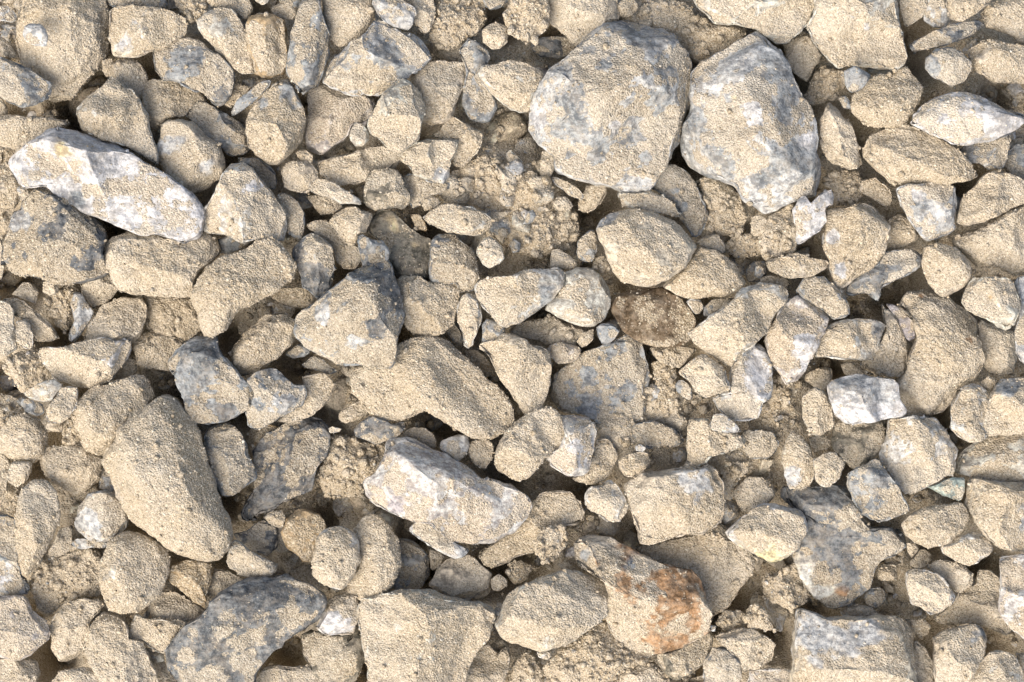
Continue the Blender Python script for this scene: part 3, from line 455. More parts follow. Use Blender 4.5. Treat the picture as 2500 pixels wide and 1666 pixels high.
('stone','small dusty grey stone left of the rounded pale boulder','stone','broken stones in the rubble','g',0.67,105,0.65,5,(),(1434,604),((1407,612),(1412,587),(1430,566),(1447,561),(1461,581),(1458,612),(1447,638),(1427,641),(1409,630)),[]),
('stone','small smooth tan stone upper right of the flat pale shard','stone','broken stones in the rubble','t',0.56,71,0.65,5,(),(1372,637),((1343,612),(1364,609),(1389,624),(1412,641),(1412,650),(1378,661),(1343,655)),[]),
('clod','tan clod of caked sand above the flat pale shard','clod','clods of caked sand','k',1.00,37,0.6,2.5,(),(1323,562),((1232,538),(1275,495),(1321,503),(1361,512),(1401,512),(1415,535),(1412,564),(1401,595),(1384,612),(1355,612),(1321,630),(1286,621),(1252,595)),[]),
('pebble',"tiny blue-grey oval pebble in the sandy hollow left of the biggest boulder's foot",'pebble','small pebbles in the rubble','g',0.22,105,0.65,5,(),(1295,532),((1280,541),(1289,518),(1303,512),(1309,526),(1300,543),(1286,549),(1275,546)),[]),
('pebble','tiny grey pebble above the flat pale shard','pebble','small pebbles in the rubble','g',0.33,71,0.65,5,(),(1257,601),((1243,598),(1255,581),(1272,595),(1269,615),(1252,618)),[]),
('pebble','small long cream pebble lower left of the biggest boulder','pebble','small pebbles in the rubble','c',0.67,71,0.65,5,(),(1323,471),((1295,460),(1315,457),(1341,460),(1343,483),(1326,486),(1306,475)),[]),
('pebble','small tan pebble below the biggest boulder','pebble','small pebbles in the rubble','t',0.78,71,0.65,5,(),(1374,498),((1346,495),(1361,480),(1384,480),(1401,503),(1389,515),(1361,515)),[]),
('stone','small long tan stone below the biggest boulder','stone','broken stones in the rubble','t',0.78,37,0.65,5,(),(1447,482),((1412,512),(1412,492),(1438,449),(1475,449),(1481,472),(1470,495),(1447,515),(1424,521)),[]),
('stone','small long tan stone lower left of the biggest boulder, above the flat pale shard','stone','broken stones in the rubble','t',0.89,71,0.65,5,(),(1278,450),((1246,466),(1269,429),(1295,417),(1315,426),(1300,452),(1275,477),(1257,489)),[]),
('clod','small tan clod of caked sand left of the rounded pale boulder','clod','clods of caked sand','k',1.00,71,0.65,2.5,(),(1468,645),((1450,638),(1467,621),(1487,635),(1484,658),(1467,670),(1450,658)),[]),
('stone','flat pale shard with a blue fleck, overlapping the round cream stone','stone','broken stones in the rubble','c',0.56,111.8,0.8,5,((130,20,0),(300,20,0.05)),(1267,720),((1157,701),(1171,687),(1200,678),(1243,678),(1275,661),(1315,658),(1358,653),(1375,664),(1378,687),(1364,710),(1355,730),(1338,742),(1315,756),(1295,773),(1263,787),(1237,799),(1220,787),(1203,770),(1183,753),(1168,730)),[(1329, 733, 20, 'g')]),
('stone','round smooth cream stone with a brownish top, left of the dark brown stone','stone','broken stones in the rubble','c',0.33,91.4,0.9,2.2,(),(1425,733),((1378,667),(1412,658),(1444,658),(1467,675),(1484,696),(1493,721),(1487,753),(1473,779),(1450,796),(1424,796),(1387,785),(1358,770),(1332,756),(1338,742),(1361,724),(1372,701),(1384,684)),[]),
('stone','dark brown oval stone sprinkled with tan grains, the brownest of all','stone','broken stones in the rubble','b',0.33,71,0.7,2.5,(),(1595,776),((1493,742),(1516,719),(1556,707),(1596,704),(1630,707),(1665,733),(1688,759),(1698,785),(1691,808),(1685,830),(1659,845),(1625,848),(1585,842),(1550,828),(1524,808),(1507,782),(1496,762)),[]),
('stone','small clean blue-grey pebble at the lower left of the dark brown stone','stone','broken stones in the rubble','g',0.11,139,0.65,5,(),(1482,812),((1455,799),(1470,787),(1498,790),(1513,808),(1501,828),(1487,842),(1470,842),(1458,819)),[]),
('stone','smooth cream trapezoid stone right of the dark brown oval one','stone','broken stones in the rubble','c',0.78,139,0.9,5,((130,25,0),(335,40,0.05),(250,25,0.1)),(1805,791),((1685,813),(1745,767),(1788,736),(1811,704),(1850,693),(1889,696),(1912,704),(1925,716),(1912,744),(1889,776),(1869,810),(1850,828),(1817,865),(1791,889),(1768,885),(1737,862),(1702,836)),[]),
('pebble','small pale grey pebble right of the dark brown stone','pebble','small pebbles in the rubble','G',0.56,71,0.65,5,(),(1698,746),((1674,736),(1694,727),(1711,733),(1717,750),(1711,767),(1696,767)),[]),
('stone','small long grey stone above the cream trapezoid','stone','broken stones in the rubble','g',0.56,71,0.65,5,(),(1748,746),((1719,750),(1740,730),(1771,727),(1791,727),(1771,750),(1745,767),(1719,773),(1717,762)),[]),
('clod','tan clod of caked sand upper right of the rounded pale boulder','clod','clods of caked sand','k',1.00,37,0.65,2.5,(),(1766,502),((1705,437),(1745,432),(1788,455),(1814,486),(1817,515),(1811,572),(1768,572),(1734,561),(1731,521),(1717,486)),[]),
('stone','small tan stone right of the rounded pale boulder','stone','broken stones in the rubble','t',0.89,71,0.65,5,(),(1740,595),((1699,595),(1725,572),(1754,572),(1765,595),(1774,618),(1745,618),(1711,607)),[]),
('clod','tan clod of caked sand above the cream trapezoid, right of the rounded pale boulder','clod','clods of caked sand','k',1.00,37,0.65,2.5,(),(1822,601),((1768,601),(1791,578),(1831,572),(1869,584),(1869,618),(1837,627),(1797,630)),[]),
('clod','long tan clod of caked sand upper right of the blade-shaped stone','clod','clods of caked sand','k',0.78,37,0.65,2.5,(),(1347,810),((1240,813),(1275,787),(1315,779),(1349,773),(1384,790),(1424,802),(1424,825),(1395,848),(1349,848),(1315,830),(1275,825)),[]),
('pebble','small tan pebble below the round cream stone','pebble','small pebbles in the rubble','t',0.78,71,0.65,5,(),(1430,827),((1421,813),(1450,802),(1450,825),(1435,845),(1418,848),(1407,833)),[]),
('stone','small dark grey stone above the cream trapezoid','stone','broken stones in the rubble','d',0.44,37,0.65,5,(),(1848,663),((1820,658),(1840,635),(1872,638),(1872,673),(1851,690),(1826,690)),[]),
('stone','cream bell-shaped stone with a pale top, right of the long white slab','stone','broken stones in the rubble','c',0.67,105,1,5,((150,25,0),(10,35,0)),(592,508),((488,555),(500,515),(525,477),(545,434),(566,409),(591,401),(614,417),(632,440),(655,466),(677,489),(693,515),(696,546),(686,584),(657,584),(629,584),(600,598),(583,587),(548,572),(517,572)),[(617, 452, 17, 'w')]),
('stone','small long grey stone below the cream bell stone','stone','broken stones in the rubble','g',0.11,71,0.65,5,(),(566,596),((531,584),(560,575),(588,584),(614,575),(614,589),(588,607),(560,621),(534,618)),[]),
('stone','long dusty grey stone right of the cream bell stone','stone','broken stones in the rubble','g',0.78,71,0.65,5,(),(715,528),((675,483),(686,472),(703,477),(726,495),(743,523),(743,549),(738,578),(723,584),(709,572),(698,555),(695,521)),[]),
('stone','tan bean-shaped boulder lying diagonally, evenly coated with sand','stone','broken stones in the rubble','t',1.00,139,0.8,2.4,(),(584,688),((471,713),(488,681),(516,650),(545,627),(589,618),(617,595),(643,576),(675,587),(695,609),(712,638),(718,658),(709,684),(686,701),(663,719),(629,733),(591,753),(566,773),(554,802),(523,819),(500,813),(491,782),(482,756),(471,730)),[]),
('stone','blue-grey stone with a brown sandy centre right of the bean-shaped boulder','stone','broken stones in the rubble','g',0.56,105,0.65,5,((190,20,0),(10,30,0)),(771,643),((706,607),(723,595),(741,572),(755,569),(775,578),(792,589),(807,601),(812,630),(818,658),(815,687),(801,713),(784,730),(761,713),(738,701),(735,673),(729,644),(715,630)),[(769, 696, 32, 'd'), (723, 618, 17, 'd')]),
('stone','narrow cream stone sloping down to a dark speckled stone','stone','broken stones in the rubble','c',0.67,105,0.65,5,(),(813,469),((758,449),(772,437),(801,440),(827,457),(858,472),(881,486),(878,500),(855,498),(830,495),(798,480),(772,475),(755,463)),[]),
('stone','dark speckled stone directly above the darkest slate-like stone','stone','broken stones in the rubble','l',0.67,105,0.65,5,(),(942,466),((890,472),(896,437),(910,417),(939,411),(964,417),(982,432),(985,455),(999,475),(999,495),(982,509),(956,506),(930,512),(901,509),(884,495)),[]),
('stone','dark olive-grey slate-like stone with yellow dust spots, the darkest in the middle','stone','broken stones in the rubble','l',0.11,71,0.6,5,((160,15,0),(340,20,0)),(981,599),((893,564),(910,538),(916,515),(939,512),(964,518),(976,535),(1002,561),(1022,575),(1048,584),(1056,607),(1051,644),(1048,687),(1019,675),(987,675),(964,681),(953,644),(947,607),(921,584),(904,572)),[(964, 561, 17, 'y'), (1013, 598, 10, 'y'), (999, 564, 17, 's')]),
('stone','tan stone left of the darkest slate','stone','broken stones in the rubble','t',0.78,105,0.65,5,(),(857,545),((807,543),(818,523),(847,506),(873,508),(893,518),(907,523),(901,543),(890,566),(873,572),(867,598),(847,595),(830,578),(818,561)),[]),
('stone','long tan stone right of the blue dusted stone','stone','broken stones in the rubble','t',0.89,71,0.65,5,(),(825,597),((746,552),(772,541),(801,538),(818,564),(832,584),(853,598),(875,601),(881,635),(864,655),(838,655),(821,638),(815,612),(795,589),(769,572)),[]),
('stone','small blue and white chip perched above the tip of the triangular boulder','stone','broken stones in the rubble','g',0.33,139,0.65,5,((180,40,0),(10,30,0)),(907,614),((873,578),(887,572),(910,589),(933,589),(947,612),(947,635),(924,638),(904,650),(887,655),(881,621),(875,598)),[]),
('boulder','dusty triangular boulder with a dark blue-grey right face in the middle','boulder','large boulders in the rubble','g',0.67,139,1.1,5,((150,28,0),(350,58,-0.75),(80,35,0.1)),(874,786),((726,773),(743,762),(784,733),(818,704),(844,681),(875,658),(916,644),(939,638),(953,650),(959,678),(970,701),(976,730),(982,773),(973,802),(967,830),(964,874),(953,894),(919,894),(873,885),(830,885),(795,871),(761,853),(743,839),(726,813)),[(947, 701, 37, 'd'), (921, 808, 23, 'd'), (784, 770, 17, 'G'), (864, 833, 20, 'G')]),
('stone','tan cup-shaped stone right of the triangular boulder','stone','broken stones in the rubble','t',1.00,105,0.7,5,(),(1045,749),((970,687),(985,675),(1013,675),(1030,681),(1048,696),(1082,693),(1114,690),(1119,719),(1114,753),(1105,790),(1082,810),(1048,822),(1008,822),(996,799),(982,773),(979,730),(970,704)),[]),
('stone','dusty grey stone below the flat oval stone','stone','broken stones in the rubble','g',0.78,91.4,0.65,5,((110,20,0),(290,30,0.05)),(1108,640),((1056,618),(1053,595),(1071,572),(1099,566),(1117,575),(1131,592),(1151,607),(1162,630),(1168,658),(1168,681),(1154,707),(1122,713),(1114,690),(1082,693),(1051,696),(1048,673),(1051,644)),[]),
('stone','small pale many-sided stone above the flat pale shard','stone','broken stones in the rubble','c',0.67,139,0.65,5,((110,30,0),(300,30,0)),(1197,615),((1162,612),(1174,587),(1194,575),(1211,584),(1226,604),(1231,630),(1220,644),(1194,654),(1174,644)),[]),
('stone','flat pale tan oval stone at the edge of the sandy hollow','stone','broken stones in the rubble','c',0.89,105,0.8,5,(),(1126,538),((1036,532),(1056,515),(1082,500),(1117,502),(1151,509),(1183,521),(1203,538),(1197,555),(1174,572),(1145,575),(1114,569),(1082,561),(1051,546)),[]),
('pebble','small tan pebble above the flat oval stone','pebble','small pebbles in the rubble','t',0.89,71,0.65,5,(),(1052,498),((1030,495),(1048,477),(1071,486),(1076,498),(1056,512),(1036,518)),[]),
('stone','dusty grey stone right of the dark speckled stone','stone','broken stones in the rubble','g',0.78,71,0.65,5,(),(1031,461),((982,429),(1010,426),(1048,443),(1099,449),(1099,457),(1074,475),(1048,477),(1028,498),(1010,509),(999,486),(987,457)),[]),
('stone','small long tan stone lower left of the blue dusted stone','stone','broken stones in the rubble','t',0.78,37,0.65,5,(),(719,726),((663,716),(686,701),(715,698),(749,710),(772,724),(775,736),(755,750),(721,750),(686,742),(666,727)),[]),
('stone','long tan stone upper right of the blue-grey axe-head','stone','broken stones in the rubble','t',1.00,105,0.8,5,(),(642,838),((557,872),(583,826),(617,800),(646,774),(686,768),(721,783),(726,800),(721,829),(700,849),(677,869),(652,892),(614,912),(583,921),(571,895)),[]),
('stone','pale finger-shaped stone pointing down beside the flat pale shard','stone','broken stones in the rubble','c',0.78,105,0.65,5,(),(1145,774),((1117,756),(1125,727),(1142,719),(1165,724),(1174,747),(1174,779),(1165,810),(1154,836),(1142,851),(1131,842),(1131,813),(1119,785)),[]),
('stone','small grey stone below the flat pale shard','stone','broken stones in the rubble','g',0.33,105,0.65,5,(),(1201,808),((1177,793),(1188,779),(1211,782),(1231,796),(1234,813),(1217,825),(1203,836),(1177,836)),[]),
('stone','small long tan stone left of the dark speckled stone','stone','broken stones in the rubble','t',0.89,37,0.65,5,(),(792,500),((743,477),(787,477),(841,498),(835,506),(812,523),(784,526),(761,498)),[]),
('pebble','small grey pebble lower right of the cup-shaped stone','pebble','small pebbles in the rubble','g',0.56,37,0.65,5,(),(1111,816),((1088,810),(1111,785),(1128,813),(1131,842),(1105,836)),[]),
('pebble','small long brown pebble upper right of the darkest slate','pebble','small pebbles in the rubble','o',0.78,71,0.65,5,(),(1022,545),((1002,526),(1025,523),(1042,552),(1042,566),(1013,561)),[]),
('boulder','dark grey pyramid-shaped boulder covered in brown sand under the long white slab','boulder','large boulders in the rubble','d',0.67,105,1,5,((200,40,0.1),(60,22,0),(330,25,0)),(129,585),((11,638),(11,601),(23,561),(32,518),(52,512),(72,475),(92,462),(123,469),(161,486),(201,512),(238,543),(255,566),(258,595),(250,618),(261,644),(267,664),(247,675),(201,684),(155,690),(115,681),(77,673),(52,673),(23,658)),[(72, 630, 17, 'd'), (184, 647, 13, 'd'), (112, 572, 17, 'd'), (43, 543, 20, 'G')]),
('stone','tan brick-shaped stone with red flecks under the right end of the white slab','stone','broken stones in the rubble','t',0.89,105,0.8,5,((110,24,0),(280,32,-0.35)),(402,652),((247,601),(281,584),(319,569),(362,575),(402,584),(448,595),(476,566),(505,566),(525,589),(534,618),(522,632),(496,655),(476,681),(471,724),(430,721),(387,719),(339,716),(296,713),(278,687),(264,650),(255,624)),[]),
('stone','long tan stone upper left of the dark pyramid at the left edge','stone','broken stones in the rubble','t',0.78,71,0.65,5,(),(12,460),((-17,406),(11,403),(29,423),(43,452),(46,486),(32,509),(11,509),(-17,503)),[]),
('pebble','small pale grey pebble above the dark pyramid','pebble','small pebbles in the rubble','G',0.56,71,0.65,5,(),(56,471),((40,457),(57,452),(75,472),(57,495),(46,483)),[]),
('stone','small long tan stone left of the dark pyramid at the left edge','stone','broken stones in the rubble','t',0.78,71,0.65,5,(),(-4,634),((-17,572),(3,584),(9,618),(11,653),(6,681),(-17,687)),[]),
('stone','tan stone lower left of the brick-shaped stone','stone','broken stones in the rubble','t',0.89,37,0.65,5,(),(242,706),((198,687),(238,675),(267,673),(287,704),(275,724),(247,742),(227,753),(207,724)),[]),
('pebble','small rounded tan pebble below the dark pyramid','pebble','small pebbles in the rubble','t',0.89,71,0.65,2.1,(),(123,703),((103,690),(123,681),(143,693),(143,716),(123,724),(106,716)),[]),
('clod','tan clod of caked sand above the boat-shaped stone','clod','clods of caked sand','k',1.00,37,0.65,2.5,(),(150,753),((118,730),(149,698),(178,710),(178,739),(175,787),(161,808),(132,796),(121,762)),[]),
('stone','thin pale grey shard standing below the dark pyramid boulder','stone','broken stones in the rubble','G',0.22,71,0.65,5,((180,30,0),(0,40,0)),(196,768),((172,744),(181,713),(195,713),(209,739),(227,764),(212,790),(201,810),(184,833),(169,828),(169,808),(184,782)),[]),
('stone','tan stone above the boat-shaped stone, below the brick-shaped stone','stone','broken stones in the rubble','t',0.89,71,0.8,5,((160,25,0),(340,30,0)),(286,794),((201,830),(218,793),(238,764),(258,742),(296,730),(339,730),(359,747),(356,779),(342,810),(321,839),(287,848),(244,848),(207,842)),[]),
('stone','tan stone below the brick-shaped stone, upper right of the boat-shaped stone','stone','broken stones in the rubble','t',1.00,37,0.4,5,(),(419,773),((344,721),(402,721),(471,727),(488,762),(494,802),(448,833),(425,822),(373,813),(353,802),(362,750)),[]),
('stone','long tan stone upper left of the boat-shaped stone','stone','broken stones in the rubble','t',0.89,71,0.65,5,(),(76,780),((6,730),(34,727),(63,739),(86,762),(115,785),(129,808),(146,822),(121,833),(83,830),(72,802),(52,776),(32,770),(23,747)),[]),
('stone','small tan stone upper left of the boat-shaped stone','stone','broken stones in the rubble','t',0.78,37,0.65,5,(),(67,713),((29,719),(57,690),(86,690),(95,716),(86,744),(57,730)),[]),
('stone','long cream stone upper left of the boat-shaped stone at the left edge','stone','broken stones in the rubble','c',0.89,105,0.65,5,(),(7,807),((-17,733),(0,739),(20,744),(32,759),(32,790),(37,822),(40,848),(17,865),(-17,871)),[]),
('stone','small long cream stone upper left of the boat-shaped stone','stone','broken stones in the rubble','c',0.89,105,0.65,5,(),(59,816),((40,785),(57,779),(72,793),(80,816),(80,848),(66,853),(46,839),(37,810)),[]),
('stone','cream boat-shaped stone with a hollow upper edge on the left side','stone','broken stones in the rubble','c',0.89,105,0.9,5,((100,30,0),(280,30,0)),(214,886),((92,866),(103,849),(138,849),(178,846),(218,834),(258,824),(287,823),(310,834),(319,852),(310,875),(290,900),(270,926),(247,941),(212,949),(184,943),(155,935),(132,921),(121,903),(103,883)),[]),
('stone','blue-grey axe-head shaped stone with a bare streaked upper half','stone','broken stones in the rubble','g',0.33,139,0.7,5,((170,20,0),(350,20,0),(90,40,0.35)),(507,935),((410,880),(425,863),(451,840),(482,823),(511,822),(528,823),(534,846),(542,872),(562,889),(577,909),(603,935),(620,955),(621,978),(597,1001),(574,1015),(545,1030),(505,1032),(465,1027),(445,1007),(451,978),(445,961),(436,943),(430,915),(413,898)),[(488, 866, 57, 'g'), (545, 1004, 20, 'd'), (517, 900, 37, 'e'), (448, 938, 20, 'g')]),
('boulder','big smooth tan oval boulder lying diagonally in the lower left','boulder','large boulders in the rubble','t',0.89,139,0.9,2.4,((140,18,0),(20,26,-0.3),(290,22,-0.1)),(410,1186),((255,1130),(264,1110),(293,1075),(298,1047),(330,1024),(359,995),(385,975),(405,972),(430,984),(448,1012),(471,1035),(485,1075),(499,1119),(514,1159),(525,1199),(537,1230),(554,1265),(565,1305),(557,1334),(534,1362),(505,1368),(471,1360),(430,1340),(396,1317),(359,1294),(330,1271),(310,1242),(290,1210),(275,1182),(267,1153)),[]),
('stone','big tan stone below the boat-shaped stone','stone','broken stones in the rubble','t',1.00,105,0.8,5,(),(268,1009),((184,1001),(201,972),(212,955),(250,941),(287,932),(330,918),(353,926),(367,949),(370,972),(350,1001),(321,1030),(298,1050),(287,1075),(267,1104),(255,1116),(235,1113),(212,1093),(201,1073),(187,1044),(181,1021)),[]),
('stone','small pale yellow lemon-shaped stone below the boat-shaped stone','stone','broken stones in the rubble','c',0.22,139,0.65,5,(),(110,956),((57,961),(80,946),(106,932),(129,926),(155,941),(143,955),(126,978),(103,981),(80,975),(60,969)),[]),
('pebble','small grey pebble lower left of the boat-shaped stone','pebble','small pebbles in the rubble','g',0.22,71,0.65,5,(),(81,995),((49,984),(57,972),(83,978),(103,984),(109,1009),(92,1018),(63,1007)),[]),
('stone','small cream peanut-shaped stone beside the pale yellow lemon-shaped one','stone','broken stones in the rubble','c',0.89,139,0.65,5,(),(154,992),((115,1001),(123,987),(141,969),(146,949),(166,943),(187,952),(187,978),(184,995),(166,1018),(146,1032),(123,1030),(115,1015)),[]),
('pebble','small smooth tan pebble below the boat-shaped stone','pebble','small pebbles in the rubble','t',0.67,105,0.65,5,(),(131,1044),((106,1044),(121,1030),(149,1035),(152,1055),(126,1055)),[]),
('stone','rounded tan stone above the carrot-shaped stone at the left edge','stone','broken stones in the rubble','t',1.00,71,0.9,2.1,(),(54,1073),((6,1047),(29,1021),(63,1009),(95,1027),(112,1053),(115,1081),(109,1110),(83,1127),(52,1124),(23,1119),(3,1104),(-17,1087),(-11,1058)),[]),
('clod','tan clod of caked sand left of the boat-shaped stone','clod','clods of caked sand','k',1.00,71,0.65,2.5,(),(64,904),((14,869),(43,863),(83,857),(109,880),(123,903),(126,923),(92,941),(60,958),(43,949),(29,932),(11,909)),[]),
('stone','rounded tan stone upper right of the carrot-shaped stone','stone','broken stones in the rubble','t',1.00,71,0.8,2.1,(),(180,1144),((95,1104),(129,1090),(172,1087),(207,1087),(235,1116),(253,1121),(244,1153),(241,1179),(218,1202),(187,1210),(155,1193),(126,1167),(100,1144)),[]),
('stone','small cream stone upper left of the carrot-shaped stone','stone','broken stones in the rubble','c',0.89,105,0.65,5,(),(46,1155),((14,1167),(29,1124),(57,1124),(77,1130),(77,1156),(63,1179),(40,1192),(23,1182)),[]),
('stone','tan carrot-shaped stone pointing down near the left edge','stone','broken stones in the rubble','t',1.00,139,1,2.2,(),(88,1279),((49,1202),(80,1173),(115,1176),(135,1199),(143,1230),(143,1271),(132,1299),(115,1337),(95,1368),(72,1400),(60,1403),(49,1371),(43,1340),(40,1299),(43,1259),(46,1225)),[]),
('stone','small pale grey stone above the white-faced stone','stone','broken stones in the rubble','G',0.44,71,0.65,5,(),(261,1174),((241,1162),(253,1142),(273,1150),(284,1199),(264,1202),(244,1190)),[]),
('stone','stone with a white left face and sandy right face beside the big oval boulder','stone','broken stones in the rubble','G',0.56,105,0.9,5,((170,35,0.05),(350,25,0)),(249,1260),((175,1285),(184,1259),(198,1230),(218,1207),(250,1202),(287,1202),(304,1225),(313,1259),(307,1285),(287,1305),(267,1316),(235,1319),(207,1311),(184,1302)),[(207, 1268, 34, 'G')]),
('stone','upright dusty block with a pale rib right of the big oval boulder','stone','broken stones in the rubble','g',0.78,105,0.9,5,((180,35,0),(0,30,0)),(558,1117),((494,1087),(505,1053),(528,1038),(562,1037),(585,1055),(597,1081),(603,1110),(617,1133),(623,1162),(603,1182),(571,1202),(545,1210),(531,1199),(525,1162),(517,1124),(508,1110),(496,1104)),[]),
('stone','tan stone left of the blue-grey axe-head','stone','broken stones in the rubble','t',0.89,37,0.65,5,(),(379,855),((321,843),(353,817),(387,811),(425,820),(448,840),(425,863),(410,883),(419,906),(390,906),(344,900),(336,875)),[]),
('stone','small long tan stone upper left of the carrot-shaped stone at the left edge','stone','broken stones in the rubble','t',0.89,37,0.65,5,(),(-1,1162),((-17,1104),(11,1110),(26,1127),(17,1159),(17,1202),(0,1230),(-17,1230)),[]),
('clod','small tan clod of caked sand below the boat-shaped stone','clod','clods of caked sand','k',1.00,71,0.65,2.5,(),(173,1060),((152,1038),(172,1021),(187,1044),(201,1075),(178,1093),(155,1087)),[]),
('stone','small tan stone right of the boat-shaped stone','stone','broken stones in the rubble','t',0.89,37,0.65,5,(),(308,903),((287,900),(313,872),(333,880),(336,909),(310,923),(275,929)),[]),
('boulder','large two-lobed tan boulder thickly coated with coarse sand in the centre','boulder','large boulders in the rubble','t',1.00,105,0.7,2.4,(),(1053,949),((858,923),(875,895),(910,892),(953,889),(964,866),(973,834),(1013,829),(1059,827),(1099,832),(1119,852),(1145,889),(1171,915),(1203,935),(1228,961),(1246,992),(1249,1024),(1231,1053),(1197,1067),(1160,1070),(1122,1053),(1088,1030),(1059,1012),(1039,1001),(1013,1009),(982,1024),(953,1027),(924,1018),(904,1007),(887,978),(864,958)),[]),
('stone','grey-edged dusty stone right of the blue-grey axe-head stone','stone','broken stones in the rubble','g',0.67,139,0.65,5,((140,22,0),(320,30,0.05)),(668,969),((603,929),(632,912),(657,900),(677,906),(695,923),(721,941),(743,941),(746,961),(735,987),(709,1004),(675,1024),(646,1041),(626,1050),(606,1038),(601,1007),(617,987),(623,961)),[(629, 984, 20, 'g'), (686, 987, 23, 'G')]),
('stone','long tan stone right of the grey-edged stone','stone','broken stones in the rubble','t',0.78,105,0.65,5,((140,25,0),(330,30,0)),(762,977),((709,935),(749,921),(784,912),(812,926),(815,943),(804,969),(784,992),(761,1012),(732,1027),(700,1032),(675,1024),(709,1004),(735,987),(746,961),(743,941)),[]),
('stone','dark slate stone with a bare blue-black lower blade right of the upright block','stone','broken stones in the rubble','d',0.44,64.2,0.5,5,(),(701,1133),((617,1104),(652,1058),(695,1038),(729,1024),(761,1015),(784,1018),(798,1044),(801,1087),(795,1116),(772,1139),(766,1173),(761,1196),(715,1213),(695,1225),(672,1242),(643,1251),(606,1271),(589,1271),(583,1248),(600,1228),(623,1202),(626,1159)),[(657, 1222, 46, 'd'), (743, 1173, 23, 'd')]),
('stone','brown piece painted as the shaded left face of the dark slate','stone','broken stones in the rubble','o',0.78,37,0.65,5,(),(642,1080),((606,1053),(652,1038),(692,1047),(677,1084),(655,1124),(623,1139),(617,1101),(600,1075)),[]),  # separate brown piece, its colour stands in for the slate's shaded left face
('clod','tan clod of caked sand right of the shadowed dark slate','clod','clods of caked sand','k',1.00,37,0.7,2.5,(),(850,1142),((769,1167),(801,1124),(801,1075),(835,1067),(887,1081),(936,1087),(944,1113),(921,1156),(893,1173),(887,1208),(835,1216),(787,1208),(769,1187)),[]),
('stone','small long tan stone left of the two-lobed boulder','stone','broken stones in the rubble','t',0.89,71,0.65,5,(),(865,1009),((827,1009),(858,989),(884,978),(898,992),(898,1015),(873,1027),(844,1035),(827,1027)),[]),
('stone','small dark blue-black stone tucked under the two-lobed boulder','stone','broken stones in the rubble','d',0.33,105,0.65,5,(),(922,1050),((867,1050),(887,1027),(904,1015),(939,1024),(956,1038),(982,1030),(987,1047),(970,1064),(944,1075),(919,1084),(896,1075),(873,1067)),[]),
('pebble','tiny long cream pebble right of the shadowed dark slate','pebble','small pebbles in the rubble','c',0.56,71,0.65,5,(),(817,1050),((801,1047),(812,1041),(835,1047),(830,1055),(807,1058)),[]),
('boulder','large pinkish white boulder with a shaded upper right face in the centre','boulder','large boulders in the rubble','p',0.33,139,1,4.5,((145,24,0),(325,48,-0.35),(60,35,0.1)),(1095,1211),((944,1081),(962,1075),(999,1070),(1022,1078),(1048,1096),(1088,1113),(1117,1133),(1145,1147),(1174,1170),(1203,1170),(1240,1185),(1272,1205),(1292,1228),(1297,1236),(1283,1265),(1263,1285),(1231,1317),(1188,1331),(1140,1328),(1102,1317),(1074,1294),(1059,1276),(1025,1271),(990,1262),(953,1251),(921,1233),(901,1210),(893,1176),(919,1159),(942,1119),(944,1098)),[(973, 1228, 17, 'u')]),
('stone',"small grey pebble above the pink-white boulder's long edge",'stone','broken stones in the rubble','G',0.33,105,0.65,5,(),(1113,1092),((1076,1078),(1099,1067),(1122,1061),(1142,1067),(1147,1090),(1137,1110),(1119,1127),(1096,1119),(1074,1096)),[]),
('stone','small tan stone left of the sandy twin stone','stone','broken stones in the rubble','t',1.00,105,0.65,5,(),(1175,1105),((1142,1104),(1148,1078),(1171,1073),(1194,1075),(1208,1093),(1208,1113),(1194,1127),(1183,1150),(1165,1142),(1148,1121)),[]),
('stone','small long tan stone above the pink-white boulder','stone','broken stones in the rubble','t',0.89,71,0.65,5,(),(1027,1065),((970,1064),(996,1047),(1030,1041),(1056,1058),(1068,1081),(1062,1098),(1036,1087),(1002,1070)),[]),
('stone','small long dusty grey stone below the triangular boulder','stone','broken stones in the rubble','g',0.78,71,0.65,5,(),(777,892),((738,889),(761,869),(787,877),(818,903),(824,912),(801,915),(772,906),(743,898)),[]),
('pebble','small tan pebble below the triangular boulder','pebble','small pebbles in the rubble','t',0.89,37,0.65,5,(),(850,900),((827,889),(858,883),(873,895),(858,921),(835,915)),[]),
('pebble','small grey pebble lower left of the triangular boulder','pebble','small pebbles in the rubble','g',0.33,71,0.65,5,(),(725,859),((692,866),(715,846),(735,837),(758,860),(743,872),(715,877)),[]),
('clod','small long tan clod of caked sand left of the blade-shaped stone','clod','clods of caked sand','k',0.78,37,0.65,2.5,(),(1177,889),((1131,857),(1171,857),(1197,883),(1223,926),(1188,918),(1157,895)),[]),
('stone','tan blade-shaped stone pointing down right of the two-lobed boulder','stone','broken stones in the rubble','t',0.78,105,0.8,5,((170,30,0),(350,25,0)),(1278,902),((1171,840),(1206,834),(1232,820),(1260,820),(1283,829),(1292,840),(1323,849),(1341,863),(1343,895),(1341,938),(1332,972),(1323,998),(1295,1012),(1283,1015),(1263,987),(1249,966),(1229,935),(1209,895),(1200,872),(1174,855)),[]),
('stone','small pinkish stone upper left of the half-buried slab','stone','broken stones in the rubble','p',0.78,71,0.65,5,(),(1378,863),((1335,846),(1361,837),(1395,840),(1421,852),(1415,872),(1395,886),(1361,889),(1346,872)),[]),
